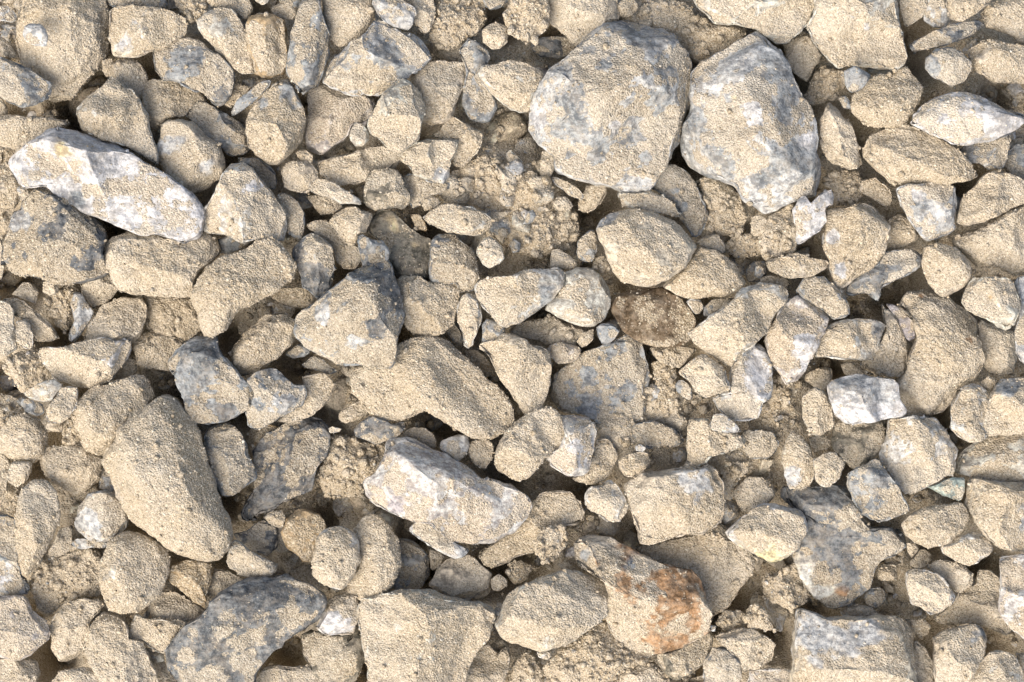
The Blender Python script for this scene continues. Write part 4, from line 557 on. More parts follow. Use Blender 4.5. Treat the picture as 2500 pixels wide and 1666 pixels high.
('boulder','wide flat half-buried slab with blue streaks through tan dust','boulder','large boulders in the rubble','g',0.78,40.4,0.3,5,(),(1480,938),((1349,921),(1384,895),(1418,869),(1447,857),(1487,843),(1510,826),(1539,817),(1562,823),(1570,852),(1576,880),(1590,903),(1599,926),(1593,961),(1585,984),(1573,1012),(1530,1038),(1487,1058),(1458,1053),(1453,1024),(1424,1012),(1387,1009),(1361,1001),(1343,972),(1341,943)),[(1498, 860, 29, 'g'), (1441, 918, 17, 'g'), (1401, 961, 29, 'g'), (1430, 984, 23, 'g'), (1544, 949, 23, 'g'), (1487, 932, 14, 'g')]),
('stone','sandy stone with a grey upper face joined to a whiter stone beside it','stone','broken stones in the rubble','t',0.89,139,0.9,5,(),(1288,1084),((1206,1127),(1214,1093),(1226,1073),(1234,1055),(1257,1032),(1292,1015),(1321,1001),(1341,998),(1361,1015),(1375,1038),(1384,1058),(1372,1087),(1349,1104),(1326,1119),(1309,1142),(1286,1162),(1266,1170),(1243,1164),(1217,1150)),[]),
('stone','whitish pink-grey stone with a pale ridge below the half-buried slab','stone','broken stones in the rubble','p',0.44,132.2,0.9,5,((120,25,0),(10,40,0.05)),(1403,1092),((1364,1018),(1401,1014),(1438,1018),(1455,1038),(1458,1058),(1450,1087),(1447,1124),(1441,1150),(1418,1159),(1384,1159),(1358,1142),(1332,1127),(1326,1116),(1361,1096),(1381,1064),(1375,1041)),[(1418, 1101, 26, 'w')]),
('stone','long tan stone right of the whitish twin stone','stone','broken stones in the rubble','t',0.89,71,0.65,5,(),(1465,1146),((1455,1078),(1481,1075),(1504,1093),(1507,1119),(1496,1147),(1475,1170),(1444,1182),(1412,1176),(1395,1164),(1435,1153),(1447,1121)),[]),
('stone','small tan stone upper left of the grey-cornered boulder','stone','broken stones in the rubble','t',0.89,105,0.65,5,(),(1547,1134),((1507,1124),(1530,1110),(1559,1104),(1585,1107),(1587,1130),(1573,1150),(1550,1164),(1524,1162),(1510,1144)),[]),
('stone','long dusty grey stone left of the bone-shaped stone','stone','broken stones in the rubble','g',0.67,47.2,0.5,5,(),(1598,1060),((1536,1055),(1556,1032),(1593,1027),(1625,1041),(1665,1058),(1671,1078),(1648,1087),(1616,1087),(1585,1093),(1556,1078)),[]),
('pebble','tiny smooth grey pebble below the half-buried slab','pebble','small pebbles in the rubble','G',0.11,105,0.65,5,(),(1563,1094),((1550,1090),(1562,1084),(1579,1093),(1570,1104),(1553,1101)),[]),
('stone','tan bone-shaped stone with a thick pale left rim, right of the half-buried slab','stone','broken stones in the rubble','c',0.89,105,0.65,5,((180,20,0),(0,30,0.1)),(1731,1078),((1678,1087),(1682,1053),(1685,1021),(1702,1027),(1731,1027),(1731,1044),(1754,1055),(1788,1058),(1817,1067),(1817,1087),(1788,1101),(1757,1107),(1731,1116),(1717,1133),(1699,1136),(1682,1121)),[]),
('stone','smooth pale teardrop-shaped stone lying on the bone-shaped stone','stone','broken stones in the rubble','G',0.56,139,0.65,5,(),(1765,1036),((1731,1038),(1742,1012),(1762,1009),(1783,1024),(1800,1038),(1813,1055),(1791,1058),(1760,1055),(1737,1050)),[]),
('stone','flat cream rhombus-shaped stone below the cream trapezoid','stone','broken stones in the rubble','c',0.89,139,0.6,5,(),(1724,919),((1656,912),(1679,889),(1705,870),(1725,869),(1751,886),(1771,906),(1777,929),(1783,958),(1745,961),(1725,969),(1705,964),(1688,935),(1662,921)),[]),
('stone','pale grey stone with white patches right of the cream rhombus','stone','broken stones in the rubble','G',0.56,105,0.9,5,((140,30,0),(330,35,0.02)),(1828,959),((1785,898),(1811,866),(1840,846),(1857,843),(1872,866),(1880,889),(1882,929),(1880,969),(1860,984),(1851,1018),(1831,1027),(1814,1030),(1794,1024),(1768,1009),(1754,995),(1740,972),(1748,964),(1783,961),(1785,926)),[(1831, 921, 32, 'w')]),
('pebble','small grey pebble lower left of the cream rhombus','pebble','small pebbles in the rubble','g',0.44,105,0.65,5,(),(1671,952),((1648,938),(1659,926),(1676,932),(1691,949),(1694,969),(1682,978),(1665,969),(1651,955)),[]),
('clod','long tan clod of caked sand left of the cream rhombus','clod','clods of caked sand','k',1.00,20,0.65,2.5,(),(1625,946),((1585,889),(1619,880),(1648,895),(1653,921),(1648,943),(1659,972),(1659,1001),(1625,1012),(1596,978),(1602,929)),[]),
('stone','wide tan boulder with a grey upper right corner and layered lower edge','stone','broken stones in the rubble','t',0.78,105,0.7,5,((105,35,0.1),(290,15,0)),(1646,1229),((1527,1187),(1570,1156),(1613,1156),(1665,1142),(1679,1130),(1705,1142),(1725,1133),(1745,1150),(1762,1179),(1765,1225),(1762,1265),(1740,1285),(1714,1305),(1674,1299),(1636,1314),(1596,1328),(1567,1325),(1556,1288),(1547,1256),(1533,1225)),[(1711, 1170, 37, 'G')]),
('stone','small cream cube-like stone left of the grey-cornered boulder','stone','broken stones in the rubble','c',0.67,105,0.65,5,((130,25,0),(310,30,0)),(1483,1223),((1424,1208),(1438,1193),(1467,1182),(1493,1173),(1510,1193),(1524,1219),(1533,1236),(1527,1253),(1513,1274),(1481,1271),(1458,1253),(1430,1236)),[]),
('stone','big long tan stone lower right of the pink-white boulder','stone','broken stones in the rubble','t',0.89,71,0.7,5,(),(1309,1285),((1200,1331),(1234,1311),(1257,1285),(1283,1268),(1295,1233),(1321,1207),(1361,1199),(1395,1207),(1412,1233),(1427,1262),(1421,1291),(1401,1311),(1372,1285),(1338,1288),(1315,1305),(1303,1348),(1272,1359),(1243,1374),(1214,1385),(1183,1377),(1171,1351)),[]),
('clod','rounded tan clod of caked sand above the tan loaf boulder','clod','clods of caked sand','k',1.00,105,0.65,2.2,(),(1342,1326),((1306,1331),(1315,1302),(1338,1285),(1366,1285),(1384,1308),(1378,1334),(1361,1357),(1332,1368),(1306,1354)),[]),
('stone','small long tan stone below the dark brown stone','stone','broken stones in the rubble','t',0.89,37,0.65,5,(),(1643,868),((1590,852),(1608,846),(1682,849),(1705,857),(1685,869),(1659,898),(1616,886),(1596,869)),[]),
('clod','small tan clod of caked sand upper right of the grey-cornered boulder','clod','clods of caked sand','k',1.00,37,0.65,2.5,(),(1793,1150),((1760,1139),(1791,1127),(1823,1133),(1826,1153),(1797,1173),(1768,1170)),[]),
('stone','tan stone above the yellow-edged stone','stone','broken stones in the rubble','t',0.78,37,0.65,5,(),(1843,1208),((1788,1202),(1826,1167),(1860,1167),(1886,1182),(1889,1216),(1854,1248),(1814,1248)),[]),
('stone',"round tan stone with a pale left side below the big oval boulder's left flank",'stone','broken stones in the rubble','t',0.89,139,1,2.3,((140,22,0),(330,25,0.05)),(323,1398),((250,1394),(253,1359),(267,1325),(287,1308),(316,1302),(350,1305),(382,1319),(402,1342),(413,1371),(410,1400),(399,1425),(385,1451),(364,1474),(336,1489),(301,1494),(273,1486),(258,1466),(250,1446),(247,1417)),[(275, 1403, 17, 'c')]),
('stone','blue-grey stone with a white lower part at the left edge','stone','broken stones in the rubble','g',0.44,71,0.6,5,((110,40,0.2),(250,15,0)),(18,1364),((-17,1262),(17,1259),(40,1273),(43,1325),(46,1377),(57,1411),(75,1434),(69,1451),(34,1454),(0,1451),(-17,1451)),[(17, 1417, 34, 'w')]),
('stone','pinkish stone below the blue-white edge stone at the left edge','stone','broken stones in the rubble','p',0.67,105,0.7,5,((130,20,0),(310,25,0.05)),(41,1533),((-17,1463),(23,1457),(55,1460),(80,1491),(106,1514),(121,1540),(115,1560),(95,1580),(75,1598),(46,1609),(9,1606),(-17,1601)),[]),
('stone','tan stone below the blue-white edge stone at the left edge','stone','broken stones in the rubble','t',0.78,71,0.65,5,(),(36,1655),((-17,1615),(23,1609),(57,1606),(89,1618),(98,1641),(89,1664),(86,1704),(-17,1704)),[]),
('clod','tan clod of caked sand left of the round-headed stone','clod','clods of caked sand','k',1.00,37,0.6,2.5,(),(162,1413),((75,1428),(86,1394),(129,1365),(172,1354),(212,1339),(244,1354),(247,1394),(250,1440),(238,1457),(201,1454),(161,1466),(135,1491),(109,1514),(92,1497),(89,1463)),[]),
('stone','tan stone left of the sloping tan stone, lower right of the blue-white edge stone','stone','broken stones in the rubble','t',0.89,84.6,0.65,5,(),(176,1535),((121,1532),(138,1497),(161,1474),(201,1466),(238,1463),(253,1483),(235,1503),(221,1526),(212,1552),(207,1586),(189,1609),(164,1621),(143,1615),(126,1589),(129,1558)),[]),
('stone','tall tan stone running off the bottom edge left of the dark blue-grey boulder','stone','broken stones in the rubble','t',0.89,105,0.8,5,((170,25,0),(10,30,0)),(297,1618),((212,1555),(230,1523),(253,1500),(275,1503),(304,1517),(316,1537),(316,1560),(350,1569),(359,1598),(376,1632),(382,1664),(382,1704),(264,1704),(253,1664),(235,1632),(212,1601)),[]),
('stone','cream knobbly stone touching the left tip of the dark blue-grey boulder','stone','broken stones in the rubble','c',0.89,105,0.65,5,(),(380,1544),((313,1546),(327,1512),(333,1500),(353,1512),(370,1514),(396,1512),(425,1514),(448,1517),(459,1529),(430,1558),(413,1578),(396,1595),(364,1580),(344,1563),(319,1560)),[]),
('stone','smooth tan stone lower right of the round-headed stone','stone','broken stones in the rubble','t',0.67,71,0.65,5,(),(427,1482),((367,1474),(382,1454),(408,1434),(430,1446),(459,1466),(494,1486),(499,1503),(471,1514),(430,1517),(396,1512),(370,1512),(364,1491)),[]),
('stone','brown stone right of the round-headed stone','stone','broken stones in the rubble','o',0.89,105,0.65,5,(),(472,1413),((410,1400),(425,1380),(459,1371),(496,1374),(517,1382),(514,1414),(505,1446),(499,1483),(471,1466),(442,1440),(416,1423)),[]),
('stone','tan stone above the dark blue-grey boulder','stone','broken stones in the rubble','t',0.78,71,0.65,5,(),(536,1433),((505,1431),(522,1388),(554,1394),(588,1414),(597,1420),(562,1446),(534,1474),(511,1494),(499,1483)),[]),
('boulder','big dark blue-grey boulder with tan smears at the bottom edge','boulder','large boulders in the rubble','e',0.22,139,0.6,5,((150,15,0),(330,12,0.02),(60,40,0.3)),(581,1555),((402,1595),(413,1575),(428,1558),(453,1529),(494,1503),(519,1471),(560,1440),(603,1414),(631,1414),(657,1417),(683,1405),(700,1405),(715,1420),(743,1428),(772,1448),(791,1469),(786,1491),(772,1514),(760,1529),(732,1546),(694,1566),(669,1589),(640,1621),(626,1646),(617,1704),(471,1704),(439,1664),(413,1629)),[(715, 1509, 26, 's'), (453, 1606, 14, 's')]),
('stone','cream stone above the dark blue-grey boulder','stone','broken stones in the rubble','c',0.78,105,0.65,5,(),(609,1373),((554,1377),(562,1342),(571,1319),(591,1328),(617,1345),(650,1365),(674,1377),(672,1391),(660,1405),(631,1411),(594,1405),(565,1391)),[]),
('stone','dark grey stone left of the golden brown stone','stone','broken stones in the rubble','d',0.56,37,0.65,5,(),(637,1314),((571,1305),(603,1296),(640,1271),(669,1282),(677,1311),(672,1339),(650,1357),(611,1339),(591,1328)),[]),
('pebble','small long pale grey pebble below the white-faced stone','pebble','small pebbles in the rubble','G',0.33,71,0.65,5,(),(216,1328),((172,1331),(187,1314),(212,1316),(250,1322),(267,1325),(253,1339),(224,1337),(195,1342)),[]),
('stone','small long tan stone lower left of the white-faced stone','stone','broken stones in the rubble','t',0.89,37,0.65,5,(),(152,1327),((109,1365),(123,1337),(149,1291),(178,1282),(175,1314),(184,1339),(155,1354),(129,1365)),[]),
('stone','long tan stone lower left of the sloping tan stone at the bottom edge','stone','broken stones in the rubble','t',0.89,105,0.7,2.3,(),(192,1671),((121,1667),(149,1641),(195,1632),(230,1635),(253,1655),(267,1675),(270,1704),(115,1704)),[]),
('pebble','small long cream pebble right of the sloping tan stone','pebble','small pebbles in the rubble','c',0.56,71,0.65,5,(),(377,1602),((356,1580),(399,1598),(402,1615),(370,1618),(356,1601)),[]),
('stone','tan stone right of the sloping tan stone at the bottom edge','stone','broken stones in the rubble','t',0.78,37,0.65,5,(),(403,1663),((353,1618),(402,1615),(413,1646),(430,1664),(445,1704),(382,1704),(379,1646)),[]),
('stone','pale egg-shaped stone standing in front of a taller tan egg-shaped one','stone','broken stones in the rubble','c',0.89,139,1,2.2,(),(820,1363),((764,1382),(766,1348),(775,1319),(792,1296),(818,1289),(850,1292),(867,1308),(875,1337),(877,1365),(870,1394),(855,1417),(832,1437),(807,1434),(784,1420),(769,1403)),[]),
('stone','taller tan egg-shaped stone directly behind the pale egg-shaped one','stone','broken stones in the rubble','t',1.00,105,1,2.2,(),(919,1368),((861,1299),(884,1273),(910,1259),(936,1268),(959,1291),(970,1316),(973,1345),(979,1377),(970,1405),(953,1431),(930,1448),(904,1460),(875,1460),(850,1443),(858,1417),(875,1388),(878,1345),(873,1314)),[]),
('stone','golden brown rounded stone in shadow left of the two egg-shaped stones','stone','broken stones in the rubble','o',0.56,71,0.65,2.4,(),(739,1301),((689,1299),(700,1268),(721,1248),(749,1242),(775,1253),(792,1273),(798,1293),(784,1305),(775,1325),(766,1348),(764,1371),(738,1368),(718,1348),(700,1334)),[]),
('pebble','small tan pebble left of the golden brown stone','pebble','small pebbles in the rubble','t',0.78,71,0.65,5,(),(675,1268),((643,1262),(666,1248),(689,1245),(698,1268),(689,1291),(669,1288),(655,1276)),[]),
('stone','grey stone right of the taller tan egg','stone','broken stones in the rubble','g',0.56,37,0.65,5,(),(1004,1385),((973,1314),(1002,1316),(1030,1337),(1048,1362),(1048,1400),(1030,1434),(1002,1446),(967,1446),(944,1443),(967,1411),(979,1377)),[]),
('stone','pale grey bar-shaped stone lying diagonally below the pink-white boulder','stone','broken stones in the rubble','G',0.56,139,0.8,5,(),(1068,1319),((996,1299),(1019,1273),(1048,1279),(1071,1299),(1105,1322),(1140,1342),(1131,1357),(1108,1365),(1082,1351),(1048,1331),(1013,1308)),[]),
('stone','flat smooth olive-tan stone below the pale bar-shaped stone','stone','broken stones in the rubble','t',0.44,71,0.5,5,(),(1131,1415),((1048,1428),(1065,1403),(1071,1385),(1088,1368),(1117,1362),(1145,1355),(1165,1371),(1188,1388),(1201,1405),(1194,1434),(1171,1454),(1157,1469),(1148,1474),(1117,1463),(1088,1454),(1059,1446)),[]),
('boulder','large cream sandy boulder with a shaded top rim at the bottom edge','boulder','large boulders in the rubble','c',0.89,139,0.8,5,((105,16,0),(280,45,-0.65),(190,40,0),(20,40,0)),(1027,1575),((875,1486),(887,1466),(919,1460),(959,1451),(1002,1446),(1042,1448),(1094,1463),(1140,1474),(1174,1471),(1194,1489),(1206,1509),(1194,1537),(1183,1566),(1162,1595),(1145,1629),(1131,1664),(1122,1704),(910,1704),(904,1664),(901,1612),(890,1572),(884,1537),(875,1512)),[]),
('stone','tan stone lower right of the bottom cream boulder at the bottom edge','stone','broken stones in the rubble','t',0.78,71,0.65,5,(),(1187,1650),((1137,1618),(1162,1583),(1191,1578),(1217,1598),(1231,1575),(1243,1603),(1237,1641),(1217,1675),(1208,1704),(1122,1704)),[]),
('stone','tan stone with a bright white lower face right of the dark blue-grey boulder','stone','broken stones in the rubble','t',0.67,105,0.9,5,((95,42,-0.25),(280,24,0.05)),(831,1504),((772,1529),(784,1503),(798,1471),(818,1457),(853,1451),(875,1460),(881,1471),(873,1494),(873,1514),(867,1529),(864,1547),(830,1549),(795,1549),(775,1537)),[(818, 1535, 37, 'w')]),
('stone','dark brown mottled stone directly under the tan stone with a white face','stone','broken stones in the rubble','l',0.56,71,0.7,5,(),(820,1603),((732,1558),(761,1535),(795,1552),(858,1549),(875,1526),(887,1552),(893,1586),(896,1603),(884,1626),(870,1658),(850,1675),(821,1681),(789,1664),(766,1644),(743,1601)),[(830, 1624, 34, 's')]),
('stone','long tan stone below the dark blue-grey boulder at the bottom edge','stone','broken stones in the rubble','t',0.78,71,0.65,5,(),(702,1667),((632,1638),(672,1626),(715,1629),(749,1624),(772,1641),(787,1675),(784,1704),(617,1704)),[]),
('stone','small long tan stone left of the pale egg stone','stone','broken stones in the rubble','t',0.78,3,0.65,5,(),(752,1414),((698,1400),(732,1382),(761,1380),(769,1403),(807,1437),(784,1454),(755,1434),(721,1417)),[]),
('pebble','small tan pebble below the pale bar stone','pebble','small pebbles in the rubble','t',0.78,37,0.65,5,(),(1065,1364),((1048,1339),(1085,1354),(1085,1365),(1071,1385),(1053,1394),(1048,1359)),[]),
('pebble','small tan pebble upper left of the tan loaf boulder','pebble','small pebbles in the rubble','t',0.78,71,0.65,5,(),(1217,1424),((1197,1417),(1217,1400),(1237,1414),(1240,1431),(1220,1446),(1200,1440)),[]),
('pebble','small pale grey pebble left of the tan loaf boulder','pebble','small pebbles in the rubble','G',0.44,71,0.65,5,(),(1218,1494),((1203,1497),(1214,1471),(1231,1474),(1231,1503),(1217,1520)),[]),
('stone','tan loaf-shaped boulder left of the rust-stained rock','stone','broken stones in the rubble','c',0.89,139,0.8,2.6,((115,22,0),(285,25,0)),(1352,1490),((1211,1520),(1226,1491),(1234,1457),(1269,1434),(1315,1414),(1361,1403),(1412,1397),(1444,1405),(1473,1417),(1490,1434),(1493,1454),(1478,1483),(1478,1503),(1458,1520),(1430,1540),(1407,1563),(1372,1575),(1329,1583),(1286,1580),(1252,1569),(1226,1552)),[]),
('boulder','big rock with an orange rust-stained face sprinkled with pale grains','boulder','large boulders in the rubble','t',0.78,105,0.6,5,((110,20,0),(290,18,0)),(1580,1466),((1404,1331),(1418,1316),(1458,1311),(1496,1319),(1519,1331),(1553,1354),(1582,1368),(1625,1382),(1682,1394),(1705,1414),(1717,1454),(1731,1497),(1725,1543),(1688,1566),(1648,1586),(1602,1598),(1544,1589),(1493,1555),(1481,1497),(1490,1446),(1475,1417),(1444,1400),(1412,1377)),[(1539, 1423, 29, 'r'), (1616, 1460, 66, 'r'), (1659, 1446, 57, 'r'), (1674, 1503, 66, 'r'), (1645, 1552, 37, 'r'), (1530, 1359, 17, 'r'), (1458, 1377, 14, 'r'), (1424, 1365, 17, 'g'), (1544, 1380, 14, 'g')]),
('clod','crumbly mass of caked sand directly below the rust-stained rock','clod','clods of caked sand','k',1.00,71,0.6,2.5,(),(1474,1586),((1326,1644),(1361,1586),(1407,1563),(1458,1520),(1484,1491),(1504,1454),(1544,1489),(1582,1520),(1613,1569),(1648,1586),(1602,1598),(1567,1618),(1524,1635),(1490,1649),(1450,1664),(1401,1681),(1349,1681)),[]),
('stone','broad sandy slab lying behind the rust-stained rock','stone','broken stones in the rubble','t',1.00,37,0.4,5,(),(1734,1369),((1544,1342),(1582,1328),(1630,1319),(1674,1302),(1717,1308),(1760,1282),(1791,1302),(1808,1337),(1850,1368),(1837,1382),(1831,1403),(1806,1431),(1791,1460),(1774,1483),(1740,1512),(1728,1491),(1717,1454),(1708,1417),(1682,1391),(1630,1382),(1582,1365)),[]),
('stone','dark olive layered stone tucked under the lower right of the rust-stained rock','stone','broken stones in the rubble','l',0.67,71,0.65,5,(),(1674,1607),((1608,1598),(1648,1586),(1688,1566),(1728,1543),(1740,1563),(1734,1589),(1717,1618),(1694,1638),(1671,1655),(1642,1661),(1622,1641),(1610,1618)),[]),
('stone','tan stone lower right of the rust-stained rock','stone','broken stones in the rubble','t',0.89,71,0.65,5,(),(1832,1583),((1745,1552),(1774,1546),(1811,1535),(1843,1540),(1869,1555),(1894,1578),(1889,1618),(1850,1632),(1817,1641),(1794,1603),(1768,1578)),[]),
('stone','dusty grey stone lower right of the rust-stained rock at the bottom edge','stone','broken stones in the rubble','g',0.78,71,0.65,5,(),(1764,1644),((1717,1618),(1740,1583),(1771,1586),(1797,1609),(1811,1641),(1803,1664),(1791,1704),(1731,1704),(1722,1664)),[]),
('clod','small tan clod of caked sand below the sandy slab','clod','clods of caked sand','k',1.00,37,0.65,2.5,(),(1788,1515),((1745,1520),(1771,1491),(1808,1491),(1831,1514),(1817,1535),(1774,1543)),[]),
('stone','tan stone below the rust-stained rock at the bottom edge','stone','broken stones in the rubble','t',0.89,37,0.65,5,(),(1572,1668),((1519,1646),(1567,1624),(1596,1618),(1610,1638),(1625,1664),(1625,1704),(1516,1704),(1510,1669)),[]),
('stone','long tan stone lower left of the tan loaf boulder at the bottom edge','stone','broken stones in the rubble','t',0.89,37,0.65,5,(),(1209,1631),((1183,1586),(1223,1558),(1243,1578),(1246,1618),(1232,1646),(1217,1704),(1183,1704)),[]),
('clod','tan clod of caked sand below the tan loaf boulder at the bottom edge','clod','clods of caked sand','k',1.00,37,0.65,2.5,(),(1282,1654),((1249,1624),(1286,1586),(1315,1603),(1321,1629),(1315,1704),(1243,1704)),[]),
('pebble','tiny cream pebble below the tan loaf boulder','pebble','small pebbles in the rubble','c',0.56,105,0.65,5,(),(1328,1600),((1309,1589),(1335,1589),(1349,1601),(1335,1612),(1315,1606)),[]),
('clod','small tan clod of caked sand above the tan loaf boulder','clod','clods of caked sand','k',1.00,37,0.65,2.5,(),(1268,1396),((1243,1377),(1272,1368),(1298,1382),(1286,1417),(1257,1428),(1243,1411)),[]),
('pebble','small tan pebble above the tan loaf boulder','pebble','small pebbles in the rubble','t',0.89,37,0.65,5,(),(1384,1384),((1361,1377),(1389,1368),(1407,1388),(1378,1400)),[]),
('pebble','tiny pale grey pebble right of the rust-stained rock','pebble','small pebbles in the rubble','G',0.33,105,0.65,5,(),(1739,1535),((1731,1526),(1748,1529),(1745,1543),(1731,1540)),[]),
]
HOLES = [(235,201), (143,267), (184,296), (364,161), (353,247), (560,387), (29,264), (732,238), (904,244), (617,14), (1208,43), (1030,324), (979,408), (1220,37), (1364,86), (1671,373), (1905,112), (1945,201), (2240,86), (2246,161), (2108,324), (2217,293), (2447,230), (258,555), (6,681), (57,687), (138,830), (562,830), (281,719), (764,523), (887,480), (1056,564), (847,664), (985,808), (715,759), (1160,787), (1424,526), (1421,647), (1321,756), (1490,770), (1725,739), (1487,477), (1556,701), (2246,687), (2189,730), (2080,753), (1973,601), (2344,719), (2344,466), (1988,475), (2011,670), (2390,417), (138,834), (551,840), (9,938), (121,1070), (83,1139), (494,1044), (585,1018), (430,964), (545,1219), (207,958), (695,880), (723,883), (781,1001), (1071,1030), (1099,1044), (1203,1078), (1217,921), (976,823), (1211,1156), (801,1096), (1269,998), (1217,926), (1214,1075), (1243,1170), (1427,1196), (1346,909), (1430,857), (1582,857), (1674,880), (1870,837), (2045,900), (2301,1015), (2344,1075), (2143,1110), (2077,1142), (2361,1187), (2275,1012), (109,1595), (121,1632), (83,1480), (350,1497), (428,1354), (453,1443), (540,1377), (330,1279), (677,1612), (715,1609), (1226,1388), (801,1262), (1048,1423), (887,1641), (1002,1322), (1223,1388), (1608,1319), (1803,1460), (1745,1512), (1705,1632), (1295,1359), (2011,1486), (2378,1385), (2424,1377), (2298,1526), (2447,1575), (2404,1589), (1905,1563), (2278,1609), (2286,1345)]

# ------------------------------------------------------------------ the sand the stones lie in
CELL = 4
GX0, GY0 = -400, -400
NX, NY = (2500 + 800) // CELL, (1666 + 800) // CELL
zbuf = np.full((NY, NX), -1e9)
idbuf = np.full((NY, NX), -1, dtype=np.int32)

def px_world(x, y, z):
    """photo pixel at height z (px) -> world metres"""
    s = (1 - z * S / HC) * S
    return (x - 1250) * s, -(y - 833) * s

def splat(wx, wy, wz, ident):
    ix = ((wx / S + 1250 - GX0) / CELL).astype(int)
    iy = ((-wy / S + 833 - GY0) / CELL).astype(int)
    ok = (ix >= 0) & (ix < NX) & (iy >= 0) & (iy < NY)
    ix, iy, z = ix[ok], iy[ok], wz[ok]
    o = np.argsort(z)
    ix, iy, z = ix[o], iy[o], z[o]
    t = np.full((NY, NX), -1e9)
    t[iy, ix] = z
    up = t > zbuf
    zbuf[up] = t[up]
    idbuf[up] = ident

SOWN = []

def sow(v, f, dust):
    """random sand-grain spots (px units, world axes) on the upward side of a surface, where it is dusty"""
    a, b, c = v[f[:, 0]], v[f[:, 1]], v[f[:, 2]]
    n = np.cross(b - a, c - a)
    area = 0.5 * np.linalg.norm(n, axis=1)
    up = n[:, 2] / np.maximum(2 * area, 1e-9)
    m = dust[f].mean(1)
    cen = (a + b + c) / 3
    inside = (np.abs(cen[:, 0]) < 1340) & (np.abs(cen[:, 1]) < 920)
    lam = GRAINS_PER_PX2 * area * m * (up > -0.15) * inside
    k = GRNG.poisson(lam)
    i = np.repeat(np.arange(len(f)), k)
    r1, r2 = np.sqrt(GRNG.rand(len(i))), GRNG.rand(len(i))
    SOWN.append(a[i] * (1 - r1)[:, None] + b[i] * (r1 * (1 - r2))[:, None] + c[i] * (r1 * r2)[:, None])

GRNG = np.random.RandomState(77)
GRAINS_PER_PX2 = 1 / 20.0

def build_ground():
    step = 6
    xs = np.concatenate([np.arange(-1500, -120, 60), np.arange(-120, 2620, step), np.arange(2640, 4000, 60)]).astype(float)
    ys = np.concatenate([np.arange(-1500, -120, 60), np.arange(-120, 1790, step), np.arange(1800, 3200, 60)]).astype(float)
    X, Y = np.meshgrid(xs, ys)
    p = np.stack([X.ravel(), Y.ravel(), np.zeros(X.size)], 1)
    z = -42 + 30 * vnoise(p / 170.0 + 3) + 15 * vnoise(p / 70.0 + 9) + 8 * vnoise(p / 30.0 + 5) + 5 * vnoise(p / 14.0 + 1) + 2.5 * vnoise(p / 7.5 + 2)
    x, y = X.ravel(), Y.ravel()
    for hx, hy in HOLES:
        r2 = (x - hx) ** 2 + (y - hy) ** 2
        near = r2 < 140 ** 2
        z[near] -= 150 * np.exp(-r2[near] / (2 * 34.0 ** 2))
    for mx, my, mr, mh in MOUNDS:
        r2 = (x - mx) ** 2 + (y - my) ** 2
        near = r2 < (3 * mr) ** 2
        z[near] += mh * np.exp(-r2[near] / (2 * mr ** 2))
    z = np.maximum(z, -230)
    wx, wy = (x - 1250) * S, -(y - 833) * S
    w, h = len(xs), len(ys)
    idx = np.arange(w * h).reshape(h, w)
    f = np.stack([idx[:-1, :-1].ravel(), idx[1:, :-1].ravel(), idx[1:, 1:].ravel(), idx[:-1, 1:].ravel()], 1)
    v = np.stack([wx, wy, z * S], 1)
    o = bpy.data.objects.new('ground', make_mesh('ground', v, f, SAND))
    scene.collection.objects.link(o)
    o['kind'] = 'structure'
    o.color = (*COL['k'], 1)
    tri = np.concatenate([f[:, [0, 1, 2]], f[:, [0, 2, 3]]])
    sow(v / S, tri, np.ones(len(v)))
    splat(wx, wy, z * S, -2)

MOUNDS = [(1290, 540, 80, 85), (1230, 420, 60, 80), (1340, 470, 50, 75), (1700, 530, 70, 80), (1650, 930, 70, 75), (1500, 1090, 60, 70),
          (860, 1130, 60, 70), (1290, 1330, 60, 60), (1700, 1330, 70, 70), (2180, 1350, 60, 50), (1880, 1060, 60, 75), (1900, 500, 50, 70),
          (1900, 930, 55, 70), (1560, 80, 60, 65), (1700, 120, 60, 60), (2010, 210, 50, 65), (2330, 230, 50, 60), (2230, 560, 55, 60),
          (1480, 1010, 60, 65), (1640, 1030, 50, 65), (1420, 1340, 60, 60), (120, 880, 50, 60), (180, 1350, 55, 60), (450, 780, 60, 60),
          (1120, 430, 60, 60), (700, 380, 55, 50), (900, 320, 40, 50), (1780, 1120, 60, 70), (2260, 1430, 70, 50), (380, 260, 50, 50)]
build_ground()

